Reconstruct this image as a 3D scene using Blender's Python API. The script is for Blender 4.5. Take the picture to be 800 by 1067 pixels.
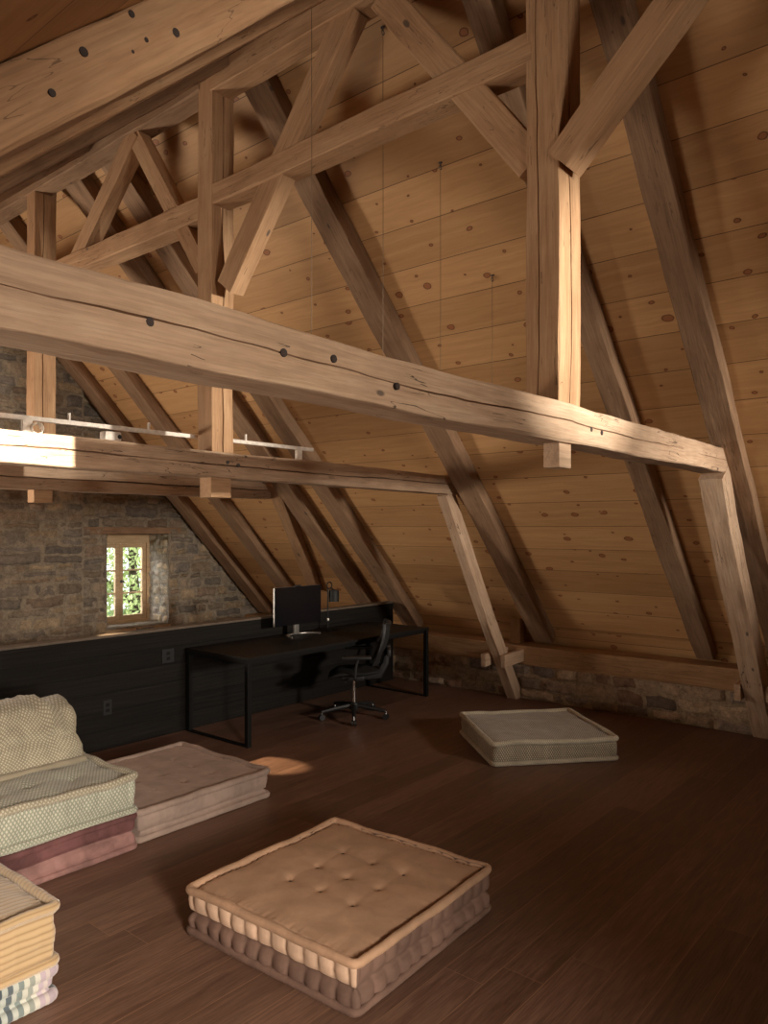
import bpy, bmesh, math, random
from mathutils import Vector, Matrix, noise, Euler

for o in list(bpy.data.objects):
    bpy.data.objects.remove(o, do_unlink=True)
scene = bpy.context.scene
C = scene.collection
PI = math.pi
R = math.radians

# ------------------------------------------------------------------ camera
YAW = 39.72
cam_d = bpy.data.cameras.new('camera')
cam = bpy.data.objects.new('camera', cam_d)
C.objects.link(cam)
cam.location = (0, 0, 1.8)
cam.rotation_euler = (R(90), 0, R(YAW - 90))
cam_d.sensor_fit = 'HORIZONTAL'
cam_d.sensor_width = 36.0
cam_d.lens = 36.0 * 785.6 / 800.0
cam_d.shift_y = (550.0 - 533.5) / 800.0
cam_d.clip_start = 0.02
scene.camera = cam

# ------------------------------------------------------------------ world and light
world = bpy.data.worlds.new('world')
scene.world = world
world.use_nodes = True
wn = world.node_tree.nodes
wn['Background'].inputs[0].default_value = (0.93, 0.98, 1.0, 1)
wn['Background'].inputs[1].default_value = 2.6

def light_area(name, loc, target, sx, sy, power, col, spread=180):
    d = bpy.data.lights.new(name, 'AREA')
    d.shape = 'RECTANGLE'; d.size = sx; d.size_y = sy; d.energy = power; d.color = col
    d.spread = R(spread)
    o = bpy.data.objects.new(name, d); C.objects.link(o)
    o.location = loc
    o.rotation_euler = (Vector(target) - Vector(loc)).to_track_quat('-Z', 'Y').to_euler()
    return o

def light_spot(name, loc, target, power, col, size, blend, rad=0.03):
    d = bpy.data.lights.new(name, 'SPOT')
    d.energy = power; d.color = col; d.spot_size = R(size); d.spot_blend = blend
    d.shadow_soft_size = rad
    o = bpy.data.objects.new(name, d); C.objects.link(o)
    o.location = loc
    o.rotation_euler = (Vector(target) - Vector(loc)).to_track_quat('-Z', 'Y').to_euler()
    return o

WARM = (1.0, 0.87, 0.72)
# daylight from the gable window left of the frame
light_area('gable_daylight', (0.6, 8.2, 1.5), (4.2, 3.4, 3.7), 0.8, 1.0, 100, WARM, 140)
# daylight from the dormer window in the left roof slope
light_area('dormer_daylight', (-1.0, 3.4, 1.1), (3.0, 2.2, 3.5), 1.0, 0.8, 36, WARM, 110)
# daylight from the windows of the near gable, plus an added fill
light_area('near_gable_daylight', (-0.1, -2.6, 1.9), (1.1, 3.1, -0.2), 0.9, 0.9, 85, WARM, 50)
light_area('near_gable_daylight_right', (4.4, -3.3, 2.3), (5.1, 2.8, 1.7), 0.6, 0.5, 20, (1.0, 0.90, 0.77), 38)
light_area('added_fill_upper', (1.6, -3.3, 3.4), (1.0, 1.6, 3.5), 0.9, 0.9, 42, WARM, 70)  # added ambient fill, brightens the big left rafter
# daylight through the visible gable window
light_area('window_daylight', (4.7, 9.9, 2.3), (5.7, 8.7, 1.1), 0.7, 0.7, 130, (0.95, 0.97, 1.0))
# added spot lamps out of view, standing in for low sun
light_spot('sun_standin_post', (4.1, -3.0, 2.5), (3.35, 1.6, 2.75), 2500, (1.0, 0.93, 0.80), 20, 0.9)
light_spot('sun_standin_tie', (1.8, -8.0, 3.37), (1.5, 4.0, 2.25), 34000, (1.0, 0.92, 0.78), 9.0, 0.1, 0.01)
light_spot('sun_standin_floor', (2.4, 8.1, 2.9), (3.82, 4.36, 0.0), 3000, (1.0, 0.72, 0.42), 5.2, 0.5, 0.02)  # added spot on the far gable side, makes the floor patch

scene.view_settings.view_transform = 'Standard'
scene.view_settings.look = 'None'
scene.view_settings.exposure = 0.0
scene.view_settings.gamma = 1.0
scene.view_settings.use_curve_mapping = False

# ------------------------------------------------------------------ node helpers
def new_mat(name):
    m = bpy.data.materials.new(name); m.use_nodes = True
    nt = m.node_tree
    return m, nt, nt.nodes['Principled BSDF']

def N(nt, typ, **kw):
    n = nt.nodes.new(typ)
    for k, v in kw.items():
        if isinstance(k, str) and k.startswith('i_'):
            n.inputs[k[2:]].default_value = v
        else:
            setattr(n, k, v)
    return n

def math_n(nt, op, a, b=None, c=None, clamp=False):
    n = nt.nodes.new('ShaderNodeMath'); n.operation = op; n.use_clamp = clamp
    for i, x in enumerate((a, b, c)):
        if x is None: continue
        if isinstance(x, (int, float)): n.inputs[i].default_value = x
        else: nt.links.new(x, n.inputs[i])
    return n.outputs[0]

def mix_c(nt, fac, a, b, blend='MIX'):
    n = nt.nodes.new('ShaderNodeMix'); n.data_type = 'RGBA'; n.blend_type = blend
    for s, x in ((0, fac), (6, a), (7, b)):
        if isinstance(x, (int, float)): n.inputs[s].default_value = x
        elif isinstance(x, (tuple, list)): n.inputs[s].default_value = (*x[:3], 1)
        else: nt.links.new(x, n.inputs[s])
    return n.outputs[2]

def ramp(nt, fac, stops, interp='LINEAR'):
    n = nt.nodes.new('ShaderNodeValToRGB'); r = n.color_ramp; r.interpolation = interp
    while len(r.elements) < len(stops): r.elements.new(0.5)
    for e, (p, c) in zip(r.elements, stops):
        e.position = p; e.color = (*c[:3], 1)
    nt.links.new(fac, n.inputs[0])
    return n.outputs[0]

def coords(nt, kind='Object', scale=(1, 1, 1), rot=(0, 0, 0), loc=(0, 0, 0)):
    t = nt.nodes.new('ShaderNodeTexCoord'); mp = nt.nodes.new('ShaderNodeMapping')
    mp.inputs['Scale'].default_value = scale
    mp.inputs['Rotation'].default_value = rot
    mp.inputs['Location'].default_value = loc
    nt.links.new(t.outputs[kind], mp.inputs[0])
    return mp.outputs[0]

def obj_rand(nt):
    return nt.nodes.new('ShaderNodeObjectInfo').outputs['Random']

def vadd(nt, a, b):
    n = nt.nodes.new('ShaderNodeVectorMath'); n.operation = 'ADD'
    nt.links.new(a, n.inputs[0]); nt.links.new(b, n.inputs[1]); return n.outputs[0]

def noise_n(nt, vec, scale, detail=4, rough=0.55, dist=0.0, out=0):
    n = nt.nodes.new('ShaderNodeTexNoise')
    n.inputs['Scale'].default_value = scale; n.inputs['Detail'].default_value = detail
    n.inputs['Roughness'].default_value = rough; n.inputs['Distortion'].default_value = dist
    nt.links.new(vec, n.inputs['Vector'])
    return n.outputs[out]

def bump(nt, bsdf, height, strength=0.4, dist=0.01):
    b = nt.nodes.new('ShaderNodeBump')
    b.inputs['Strength'].default_value = strength; b.inputs['Distance'].default_value = dist
    nt.links.new(height, b.inputs['Height']); nt.links.new(b.outputs[0], bsdf.inputs['Normal'])

# ------------------------------------------------------------------ materials
def timber_mat(name, dark, mid, light, check=0.5, knots=True):
    m, nt, b = new_mat(name)
    r = obj_rand(nt)
    cb = nt.nodes.new('ShaderNodeCombineXYZ')
    for i in range(3):
        nt.links.new(math_n(nt, 'MULTIPLY', r, 17.0 + 5 * i), cb.inputs[i])
    base = vadd(nt, coords(nt), cb.outputs[0])
    mp = nt.nodes.new('ShaderNodeMapping'); mp.inputs['Scale'].default_value = (1.0, 11, 11)
    nt.links.new(base, mp.inputs[0])
    g1 = noise_n(nt, mp.outputs[0], 2.2, 6, 0.65, 0.6)
    mp2 = nt.nodes.new('ShaderNodeMapping'); mp2.inputs['Scale'].default_value = (2.0, 60, 60)
    nt.links.new(base, mp2.inputs[0])
    g2 = noise_n(nt, mp2.outputs[0], 2.0, 4, 0.6, 0.3)
    blotch = noise_n(nt, base, 2.6, 4, 0.6)
    f = math_n(nt, 'ADD', math_n(nt, 'MULTIPLY', g1, 0.55), math_n(nt, 'MULTIPLY', blotch, 0.45))
    col = ramp(nt, f, [(0.30, dark), (0.50, mid), (0.70, light)])
    fine = ramp(nt, g2, [(0.35, (0.80, 0.78, 0.76)), (0.6, (1.05, 1.03, 1.0))])
    col = mix_c(nt, 0.8, col, fine, 'MULTIPLY')
    # fine drying checks running along the grain
    mp3 = nt.nodes.new('ShaderNodeMapping'); mp3.inputs['Scale'].default_value = (0.5, 7, 7)
    nt.links.new(base, mp3.inputs[0])
    g3 = noise_n(nt, mp3.outputs[0], 2.6, 3, 0.5, 0.9)
    d = math_n(nt, 'ABSOLUTE', math_n(nt, 'SUBTRACT', g3, 0.5))
    gate = math_n(nt, 'GREATER_THAN', noise_n(nt, base, 3.1, 2), 0.53)
    line = math_n(nt, 'MULTIPLY', math_n(nt, 'LESS_THAN', d, 0.0045), gate)
    line = math_n(nt, 'MULTIPLY', line, check)
    col = mix_c(nt, line, col, (0.035, 0.022, 0.014))
    if knots:
        mk = nt.nodes.new('ShaderNodeMapping'); mk.inputs['Scale'].default_value = (3.0, 6.5, 6.5)
        nt.links.new(base, mk.inputs[0])
        v = nt.nodes.new('ShaderNodeTexVoronoi'); v.inputs['Scale'].default_value = 1.0
        nt.links.new(mk.outputs[0], v.inputs['Vector'])
        sep = nt.nodes.new('ShaderNodeSeparateColor'); nt.links.new(v.outputs['Color'], sep.inputs[0])
        th = math_n(nt, 'MULTIPLY', math_n(nt, 'GREATER_THAN', sep.outputs[0], 0.60), math_n(nt, 'ADD', 0.05, math_n(nt, 'MULTIPLY', sep.outputs[1], 0.06)))
        k = math_n(nt, 'SUBTRACT', th, v.outputs['Distance'])
        km = math_n(nt, 'MULTIPLY', k, 30.0, clamp=True)
        col = mix_c(nt, math_n(nt, 'MULTIPLY', km, 0.8), col, (0.075, 0.058, 0.052))
    nt.links.new(col, b.inputs['Base Color'])
    b.inputs['Roughness'].default_value = 0.82
    b.inputs['Specular IOR Level'].default_value = 0.25
    h = math_n(nt, 'SUBTRACT', math_n(nt, 'ADD', g1, math_n(nt, 'MULTIPLY', g2, 0.5)), math_n(nt, 'MULTIPLY', line, 1.5))
    bump(nt, b, h, 0.55, 0.008)
    return m

M = {}
M['timber'] = timber_mat('timber', (0.28, 0.155, 0.08), (0.42, 0.25, 0.14), (0.52, 0.34, 0.20))
M['timber_tie'] = timber_mat('timber_tie', (0.36, 0.235, 0.155), (0.51, 0.355, 0.245), (0.62, 0.465, 0.34), 0.8)
M['timber_rafter'] = timber_mat('timber_rafter', (0.18, 0.105, 0.062), (0.29, 0.18, 0.11), (0.38, 0.25, 0.155))
M['timber_plate'] = timber_mat('timber_plate', (0.22, 0.12, 0.06), (0.38, 0.23, 0.12), (0.50, 0.31, 0.17))
M['window_wood'] = timber_mat('window_wood', (0.45, 0.30, 0.17), (0.58, 0.41, 0.25), (0.66, 0.50, 0.33), 0.0, False)

def deck_mat(name, y0=0.0):
    """pine boards: local X along the boards, local Y across them (0.295 m each)"""
    m, nt, b = new_mat(name)
    W = 0.295
    tc = coords(nt)
    sp = nt.nodes.new('ShaderNodeSeparateXYZ'); nt.links.new(tc, sp.inputs[0])
    yb = math_n(nt, 'DIVIDE', math_n(nt, 'ADD', sp.outputs[1], y0), W)
    bid = math_n(nt, 'FLOOR', yb)
    fy = math_n(nt, 'FRACT', yb)
    wn_ = nt.nodes.new('ShaderNodeTexWhiteNoise'); wn_.noise_dimensions = '1D'
    nt.links.new(bid, wn_.inputs['W'])
    rnd = wn_.outputs['Value']
    # per-board shifted coordinates
    cb = nt.nodes.new('ShaderNodeCombineXYZ')
    nt.links.new(math_n(nt, 'ADD', sp.outputs[0], math_n(nt, 'MULTIPLY', rnd, 37.0)), cb.inputs[0])
    nt.links.new(math_n(nt, 'ADD', sp.outputs[1], math_n(nt, 'MULTIPLY', rnd, 11.0)), cb.inputs[1])
    # knots
    nz = noise_n(nt, cb.outputs[0], 9.0, 3, 0.5, 0.0, 1)
    cbn = nt.nodes.new('ShaderNodeVectorMath'); cbn.operation = 'MULTIPLY_ADD'
    nt.links.new(nz, cbn.inputs[0]); cbn.inputs[1].default_value = (0.03, 0.03, 0); nt.links.new(cb.outputs[0], cbn.inputs[2])
    mk = nt.nodes.new('ShaderNodeMapping'); mk.inputs['Scale'].default_value = (3.3, 4.6, 1)
    nt.links.new(cbn.outputs[0], mk.inputs[0])
    v = nt.nodes.new('ShaderNodeTexVoronoi'); v.voronoi_dimensions = '2D'; v.inputs['Scale'].default_value = 1.0
    nt.links.new(mk.outputs[0], v.inputs['Vector'])
    sep = nt.nodes.new('ShaderNodeSeparateColor'); nt.links.new(v.outputs['Color'], sep.inputs[0])
    on = math_n(nt, 'GREATER_THAN', sep.outputs[0], 0.22)
    size = math_n(nt, 'MULTIPLY', on, math_n(nt, 'ADD', 0.034, math_n(nt, 'MULTIPLY', math_n(nt, 'POWER', sep.outputs[1], 2.0), 0.095)))
    q = math_n(nt, 'SUBTRACT', size, v.outputs['Distance'])
    inside = math_n(nt, 'MULTIPLY', q, 90.0, clamp=True)
    ringd = math_n(nt, 'ABSOLUTE', math_n(nt, 'SUBTRACT', q, 0.014))
    ring = math_n(nt, 'SUBTRACT', 1.0, math_n(nt, 'MULTIPLY', ringd, 48.0), clamp=True)
    ring = math_n(nt, 'MULTIPLY', ring, on)
    halo = math_n(nt, 'MULTIPLY', math_n(nt, 'ADD', q, 0.10, clamp=True), 3.2, clamp=True)
    halo = math_n(nt, 'MULTIPLY', halo, on)
    # grain, bending round the knots
    gx = nt.nodes.new('ShaderNodeMapping'); gx.inputs['Scale'].default_value = (0.55, 9.0, 1)
    nt.links.new(cbn.outputs[0], gx.inputs[0])
    g1 = noise_n(nt, gx.outputs[0], 2.2, 6, 0.6, 1.2)
    gx2 = nt.nodes.new('ShaderNodeMapping'); gx2.inputs['Scale'].default_value = (1.0, 60.0, 1)
    nt.links.new(cbn.outputs[0], gx2.inputs[0])
    g2 = noise_n(nt, gx2.outputs[0], 2.0, 3, 0.6, 0.2)
    col = ramp(nt, g1, [(0.3, (0.50, 0.28, 0.125)), (0.5, (0.56, 0.325, 0.15)), (0.72, (0.62, 0.375, 0.18))])
    bright = ramp(nt, rnd, [(0.0, (0.80, 0.76, 0.72)), (0.5, (0.95, 0.93, 0.90)), (1.0, (1.08, 1.07, 1.05))])
    col = mix_c(nt, 1.0, col, bright, 'MULTIPLY')
    col = mix_c(nt, 0.16, col, ramp(nt, g2, [(0.35, (0.78, 0.74, 0.7)), (0.65, (1.08, 1.08, 1.08))]), 'MULTIPLY')
    col = mix_c(nt, math_n(nt, 'MULTIPLY', halo, 0.28), col, (0.38, 0.16, 0.06))
    col = mix_c(nt, math_n(nt, 'MULTIPLY', inside, 0.85), col, (0.33, 0.12, 0.05))
    col = mix_c(nt, math_n(nt, 'MULTIPLY', ring, 0.8), col, (0.07, 0.025, 0.014))
    dseam = math_n(nt, 'MINIMUM', fy, math_n(nt, 'SUBTRACT', 1.0, fy))
    seam = math_n(nt, 'LESS_THAN', dseam, 0.0085)
    col = mix_c(nt, math_n(nt, 'MULTIPLY', seam, 0.8), col, (0.06, 0.03, 0.012))
    nt.links.new(col, b.inputs['Base Color'])
    b.inputs['Roughness'].default_value = 0.62
    b.inputs['Specular IOR Level'].default_value = 0.3
    h = math_n(nt, 'SUBTRACT', math_n(nt, 'MULTIPLY', g2, 0.15), math_n(nt, 'MULTIPLY', seam, 1.0))
    bump(nt, b, h, 0.5, 0.006)
    return m

def floor_mat():
    m, nt, b = new_mat('dark_oak_floor')
    W = 0.182; L = 3.1
    tc = coords(nt)
    sp = nt.nodes.new('ShaderNodeSeparateXYZ'); nt.links.new(tc, sp.inputs[0])
    yb = math_n(nt, 'DIVIDE', math_n(nt, 'ADD', sp.outputs[1], 10 * W - 2.68 + 40 * W * 0 + 10), W)
    row = math_n(nt, 'FLOOR', yb); fy = math_n(nt, 'FRACT', yb)
    w1 = nt.nodes.new('ShaderNodeTexWhiteNoise'); w1.noise_dimensions = '1D'; nt.links.new(row, w1.inputs['W'])
    xb = math_n(nt, 'ADD', math_n(nt, 'DIVIDE', sp.outputs[0], L), math_n(nt, 'MULTIPLY', w1.outputs['Value'], 7.0))
    colm = math_n(nt, 'FLOOR', xb); fx = math_n(nt, 'FRACT', xb)
    c2 = nt.nodes.new('ShaderNodeCombineXYZ'); nt.links.new(row, c2.inputs[0]); nt.links.new(colm, c2.inputs[1])
    w2 = nt.nodes.new('ShaderNodeTexWhiteNoise'); w2.noise_dimensions = '2D'; nt.links.new(c2.outputs[0], w2.inputs['Vector'])
    rnd = w2.outputs['Value']
    cb = nt.nodes.new('ShaderNodeCombineXYZ')
    nt.links.new(math_n(nt, 'ADD', sp.outputs[0], math_n(nt, 'MULTIPLY', rnd, 31.0)), cb.inputs[0])
    nt.links.new(math_n(nt, 'ADD', sp.outputs[1], math_n(nt, 'MULTIPLY', rnd, 17.0)), cb.inputs[1])
    gx = nt.nodes.new('ShaderNodeMapping'); gx.inputs['Scale'].default_value = (0.9, 11.0, 1)
    nt.links.new(cb.outputs[0], gx.inputs[0])
    g1 = noise_n(nt, gx.outputs[0], 2.2, 6, 0.65, 1.6)
    gx2 = nt.nodes.new('ShaderNodeMapping'); gx2.inputs['Scale'].default_value = (3.0, 90.0, 1)
    nt.links.new(cb.outputs[0], gx2.inputs[0])
    g2 = noise_n(nt, gx2.outputs[0], 2.0, 3, 0.6, 0.3)
    col = ramp(nt, g1, [(0.3, (0.105, 0.056, 0.038)), (0.5, (0.16, 0.09, 0.063)), (0.72, (0.215, 0.127, 0.09))])
    col = mix_c(nt, 0.6, col, ramp(nt, g2, [(0.35, (0.6, 0.55, 0.52)), (0.65, (1.15, 1.13, 1.1))]), 'MULTIPLY')
    col = mix_c(nt, 1.0, col, ramp(nt, rnd, [(0, (0.80, 0.78, 0.76)), (1, (1.15, 1.15, 1.15))]), 'MULTIPLY')
    sy = math_n(nt, 'LESS_THAN', math_n(nt, 'MINIMUM', fy, math_n(nt, 'SUBTRACT', 1.0, fy)), 0.009)
    sx = math_n(nt, 'LESS_THAN', math_n(nt, 'MINIMUM', fx, math_n(nt, 'SUBTRACT', 1.0, fx)), 0.0004)
    seam = math_n(nt, 'MAXIMUM', sy, sx)
    col = mix_c(nt, math_n(nt, 'MULTIPLY', seam, 0.55), col, (0.30, 0.17, 0.10))
    nt.links.new(col, b.inputs['Base Color'])
    rr = ramp(nt, g1, [(0.3, (0.42,) * 3), (0.7, (0.55,) * 3)])
    nt.links.new(rr, b.inputs['Roughness'])
    b.inputs['Specular IOR Level'].default_value = 0.35
    h = math_n(nt, 'SUBTRACT', math_n(nt, 'MULTIPLY', g2, 0.25), math_n(nt, 'MULTIPLY', seam, 1.0))
    bump(nt, b, h, 0.35, 0.003)
    return m

def stone_mat(name, mul=1.0):
    m, nt, b = new_mat(name)
    at = nt.nodes.new('ShaderNodeAttribute'); at.attribute_name = 'stone'
    tc = coords(nt)
    n1 = noise_n(nt, tc, 14, 6, 0.7)
    n2 = noise_n(nt, tc, 55, 4, 0.65)
    col = mix_c(nt, 0.85, at.outputs['Color'], ramp(nt, n1, [(0.3, (0.5, 0.48, 0.46)), (0.55, (1, 1, 1)), (0.75, (1.35, 1.3, 1.22))]), 'MULTIPLY')
    col = mix_c(nt, 0.5, col, ramp(nt, n2, [(0.35, (0.6, 0.6, 0.6)), (0.65, (1.25, 1.25, 1.25))]), 'MULTIPLY')
    if mul != 1.0: col = mix_c(nt, 1.0, col, (mul, mul, mul), 'MULTIPLY')
    nt.links.new(col, b.inputs['Base Color'])
    b.inputs['Roughness'].default_value = 0.95
    b.inputs['Specular IOR Level'].default_value = 0.15
    bump(nt, b, math_n(nt, 'ADD', n1, math_n(nt, 'MULTIPLY', n2, 0.5)), 0.9, 0.02)
    return m

def plain(name, col, rough=0.5, metal=0.0, spec=0.5, bump_s=0.0, bscale=40, var=0.12):
    m, nt, b = new_mat(name)
    tc = coords(nt)
    n1 = noise_n(nt, tc, bscale, 3, 0.5)
    a = tuple(c * (1 - var) for c in col); z = tuple(min(1, c * (1 + var)) for c in col)
    nt.links.new(ramp(nt, n1, [(0.35, a), (0.65, z)]), b.inputs['Base Color'])
    b.inputs['Roughness'].default_value = rough; b.inputs['Metallic'].default_value = metal
    b.inputs['Specular IOR Level'].default_value = spec
    if bump_s: bump(nt, b, n1, bump_s, 0.003)
    return m

def black_board_mat():
    m, nt, b = new_mat('black_stained_boards')
    tc = coords(nt)
    sp = nt.nodes.new('ShaderNodeSeparateXYZ'); nt.links.new(tc, sp.inputs[0])
    zb = math_n(nt, 'DIVIDE', sp.outputs[2], 0.152)
    bid = math_n(nt, 'FLOOR', zb); fz = math_n(nt, 'FRACT', zb)
    w = nt.nodes.new('ShaderNodeTexWhiteNoise'); w.noise_dimensions = '1D'; nt.links.new(bid, w.inputs['W'])
    cb = nt.nodes.new('ShaderNodeCombineXYZ')
    nt.links.new(math_n(nt, 'MULTIPLY', sp.outputs[0], 0.8), cb.inputs[0])
    nt.links.new(math_n(nt, 'MULTIPLY', sp.outputs[2], 26.0), cb.inputs[1])
    nt.links.new(math_n(nt, 'MULTIPLY', w.outputs['Value'], 9.0), cb.inputs[2])
    g = noise_n(nt, cb.outputs[0], 2.5, 6, 0.65, 0.5)
    col = ramp(nt, g, [(0.3, (0.005, 0.004, 0.0035)), (0.55, (0.010, 0.0082, 0.007)), (0.8, (0.022, 0.018, 0.015))])
    col = mix_c(nt, 1.0, col, ramp(nt, w.outputs['Value'], [(0, (0.8,) * 3), (1, (1.2,) * 3)]), 'MULTIPLY')
    seam = math_n(nt, 'LESS_THAN', fz, 0.035)
    col = mix_c(nt, seam, col, (0.003, 0.003, 0.003))
    nt.links.new(col, b.inputs['Base Color'])
    b.inputs['Roughness'].default_value = 0.7
    b.inputs['Specular IOR Level'].default_value = 0.2
    bump(nt, b, math_n(nt, 'SUBTRACT', g, math_n(nt, 'MULTIPLY', seam, 2.0)), 0.6, 0.004)
    return m

def velvet(name, col, var=0.25, sheen=0.6, rough=0.8):
    m, nt, b = new_mat(name)
    tc = coords(nt)
    n1 = noise_n(nt, tc, 7, 5, 0.6, 0.4)
    n2 = noise_n(nt, tc, 260, 2, 0.5)
    a = tuple(c * (1 - var) for c in col); z = tuple(min(1, c * (1 + var)) for c in col)
    c1 = ramp(nt, n1, [(0.35, a), (0.65, z)])
    nt.links.new(c1, b.inputs['Base Color'])
    b.inputs['Roughness'].default_value = rough
    b.inputs['Specular IOR Level'].default_value = 0.2
    b.inputs['Sheen Weight'].default_value = sheen
    b.inputs['Sheen Roughness'].default_value = 0.4
    b.inputs['Sheen Tint'].default_value = (*[min(1, c * 1.6) for c in col], 1)
    n3 = noise_n(nt, tc, 22, 3, 0.5)
    bump(nt, b, math_n(nt, 'ADD', n3, math_n(nt, 'MULTIPLY', n2, 0.15)), 0.35, 0.006)
    return m

def diamond(name, c_a, c_b, size=0.014, rot=45):
    """woven diamond fabric on the UV coordinates (metres)"""
    m, nt, b = new_mat(name)
    uv = coords(nt, 'UV', (1 / size, 1 / size * 0.62, 1), (0, 0, R(rot)))
    sp = nt.nodes.new('ShaderNodeSeparateXYZ'); nt.links.new(uv, sp.inputs[0])
    fx = math_n(nt, 'ABSOLUTE', math_n(nt, 'SUBTRACT', math_n(nt, 'FRACT', sp.outputs[0]), 0.5))
    fy = math_n(nt, 'ABSOLUTE', math_n(nt, 'SUBTRACT', math_n(nt, 'FRACT', sp.outputs[1]), 0.5))
    d = math_n(nt, 'MAXIMUM', fx, fy)
    inn = math_n(nt, 'SUBTRACT', 1.0, math_n(nt, 'MULTIPLY', math_n(nt, 'SUBTRACT', d, 0.22), 9.0), clamp=True)
    inn = math_n(nt, 'MULTIPLY', inn, 1.0, clamp=True)
    col = mix_c(nt, inn, c_a, c_b)
    n1 = noise_n(nt, coords(nt), 9, 4, 0.6)
    col = mix_c(nt, 0.6, col, ramp(nt, n1, [(0.35, (0.75, 0.75, 0.75)), (0.65, (1.15, 1.15, 1.15))]), 'MULTIPLY')
    nt.links.new(col, b.inputs['Base Color'])
    b.inputs['Roughness'].default_value = 0.9
    b.inputs['Specular IOR Level'].default_value = 0.2
    b.inputs['Sheen Weight'].default_value = 0.25
    bump(nt, b, inn, 0.4, 0.004)
    return m

def ribbed(name, dark, light, pitch=0.026, axis=1):
    m, nt, b = new_mat(name)
    uv = coords(nt, 'UV')
    sp = nt.nodes.new('ShaderNodeSeparateXYZ'); nt.links.new(uv, sp.inputs[0])
    wv = noise_n(nt, coords(nt), 3.0, 2)
    t = math_n(nt, 'ADD', math_n(nt, 'DIVIDE', sp.outputs[axis], pitch), math_n(nt, 'MULTIPLY', wv, 0.9))
    s = math_n(nt, 'ABSOLUTE', math_n(nt, 'SINE', math_n(nt, 'MULTIPLY', t, PI)))
    col = ramp(nt, s, [(0.0, dark), (0.35, tuple((a + c) / 2 for a, c in zip(dark, light))), (0.9, light)])
    nt.links.new(col, b.inputs['Base Color'])
    b.inputs['Roughness'].default_value = 0.9; b.inputs['Sheen Weight'].default_value = 0.4
    b.inputs['Specular IOR Level'].default_value = 0.2
    bump(nt, b, s, 0.5, 0.003)
    return m

def striped(name):
    m, nt, b = new_mat(name)
    uv = coords(nt, 'UV')
    sp = nt.nodes.new('ShaderNodeSeparateXYZ'); nt.links.new(uv, sp.inputs[0])
    t = math_n(nt, 'FRACT', math_n(nt, 'ADD', math_n(nt, 'DIVIDE', sp.outputs[0], 0.28), 0.60))
    cols = [tuple(v * 0.6 for v in c) for c in ((0.62, 0.52, 0.56), (0.50, 0.41, 0.47), (0.66, 0.58, 0.55), (0.55, 0.45, 0.52), (0.70, 0.68, 0.60),
            (0.34, 0.37, 0.33), (0.66, 0.66, 0.58), (0.22, 0.27, 0.26), (0.55, 0.58, 0.53), (0.10, 0.13, 0.15),
            (0.50, 0.54, 0.50), (0.05, 0.07, 0.09), (0.40, 0.44, 0.42), (0.06, 0.08, 0.10))]
    st = [(i / len(cols), c) for i, c in enumerate(reversed(cols))]
    col = ramp(nt, t, st, 'CONSTANT')
    nt.links.new(col, b.inputs['Base Color'])
    b.inputs['Roughness'].default_value = 0.85; b.inputs['Sheen Weight'].default_value = 0.3
    return m

M['deck'] = deck_mat('pine_roof_boards', 0.295 * 0.48)
M['floor'] = floor_mat()
M['stone'] = stone_mat('rubble_stone')
M['plaster'] = plain('old_plaster', (0.30, 0.25, 0.19), 0.9, 0, 0.2, 0.5, 12)
M['black_board'] = black_board_mat()
M['cap'] = plain('cap_board', (0.13, 0.10, 0.075), 0.5, 0, 0.5, 0.2, 20)
M['black_metal'] = plain('black_metal', (0.008, 0.008, 0.008), 0.5, 0.2, 0.3)
M['black_top'] = plain('black_desktop', (0.010, 0.008, 0.007), 0.55, 0, 0.25)
M['black_plastic'] = plain('black_plastic', (0.014, 0.014, 0.015), 0.5)
M['black_mesh'] = plain('black_mesh_fabric', (0.018, 0.018, 0.018), 0.85, 0, 0.3, 0.3, 300)
M['screen'] = plain('dark_screen', (0.006, 0.006, 0.008), 0.22, 0, 0.6, 0, 5, 0.02)
M['silver'] = plain('silver_metal', (0.62, 0.60, 0.57), 0.35, 0.85)
M['chrome'] = plain('chrome', (0.7, 0.7, 0.7), 0.2, 1.0)
M['white_rail'] = plain('white_painted_metal', (0.72, 0.64, 0.56), 0.5)
M['iron'] = plain('dull_iron', (0.16, 0.15, 0.15), 0.6, 0.7, 0.5, 0.4, 60)
M['knot'] = plain('dark_knot', (0.055, 0.042, 0.038), 0.85, 0, 0.2)
M['wire'] = plain('steel_wire', (0.16, 0.11, 0.07), 0.5, 0.4)
M['lampshade'] = plain('dark_lampshade', (0.014, 0.015, 0.014), 0.6, 0, 0.3)
M['bulb'] = plain('opal_bulb', (0.5, 0.47, 0.42), 0.4)
M['tan'] = velvet('tan_velvet', (0.36, 0.225, 0.145), 0.14, 0.35)
M['tan_side'] = velvet('tan_side_velvet', (0.50, 0.345, 0.25), 0.16, 0.4)
M['brown_side'] = velvet('brown_side_velvet', (0.145, 0.088, 0.068), 0.22, 0.25)
M['mauve'] = velvet('mauve_velvet', (0.30, 0.225, 0.19), 0.15, 0.6)
M['wine'] = velvet('wine_velvet', (0.125, 0.055, 0.055), 0.3, 0.7)
M['rose'] = velvet('rose_velvet', (0.21, 0.115, 0.105), 0.3, 0.7)
M['sage'] = diamond('sage_cream_weave', (0.27, 0.285, 0.225), (0.55, 0.54, 0.45))
M['cream_weave'] = diamond('cream_weave', (0.28, 0.245, 0.18), (0.52, 0.50, 0.39), 0.015)
M['olive_weave'] = diamond('olive_weave', (0.19, 0.155, 0.11), (0.50, 0.43, 0.32), 0.013)
M['olive_roll'] = diamond('olive_roll_weave', (0.36, 0.31, 0.23), (0.60, 0.53, 0.40), 0.011)
M['yellow_cord'] = ribbed('yellow_corduroy', (0.25, 0.165, 0.085), (0.385, 0.275, 0.155))
M['stripe'] = striped('striped_velvet')
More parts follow.
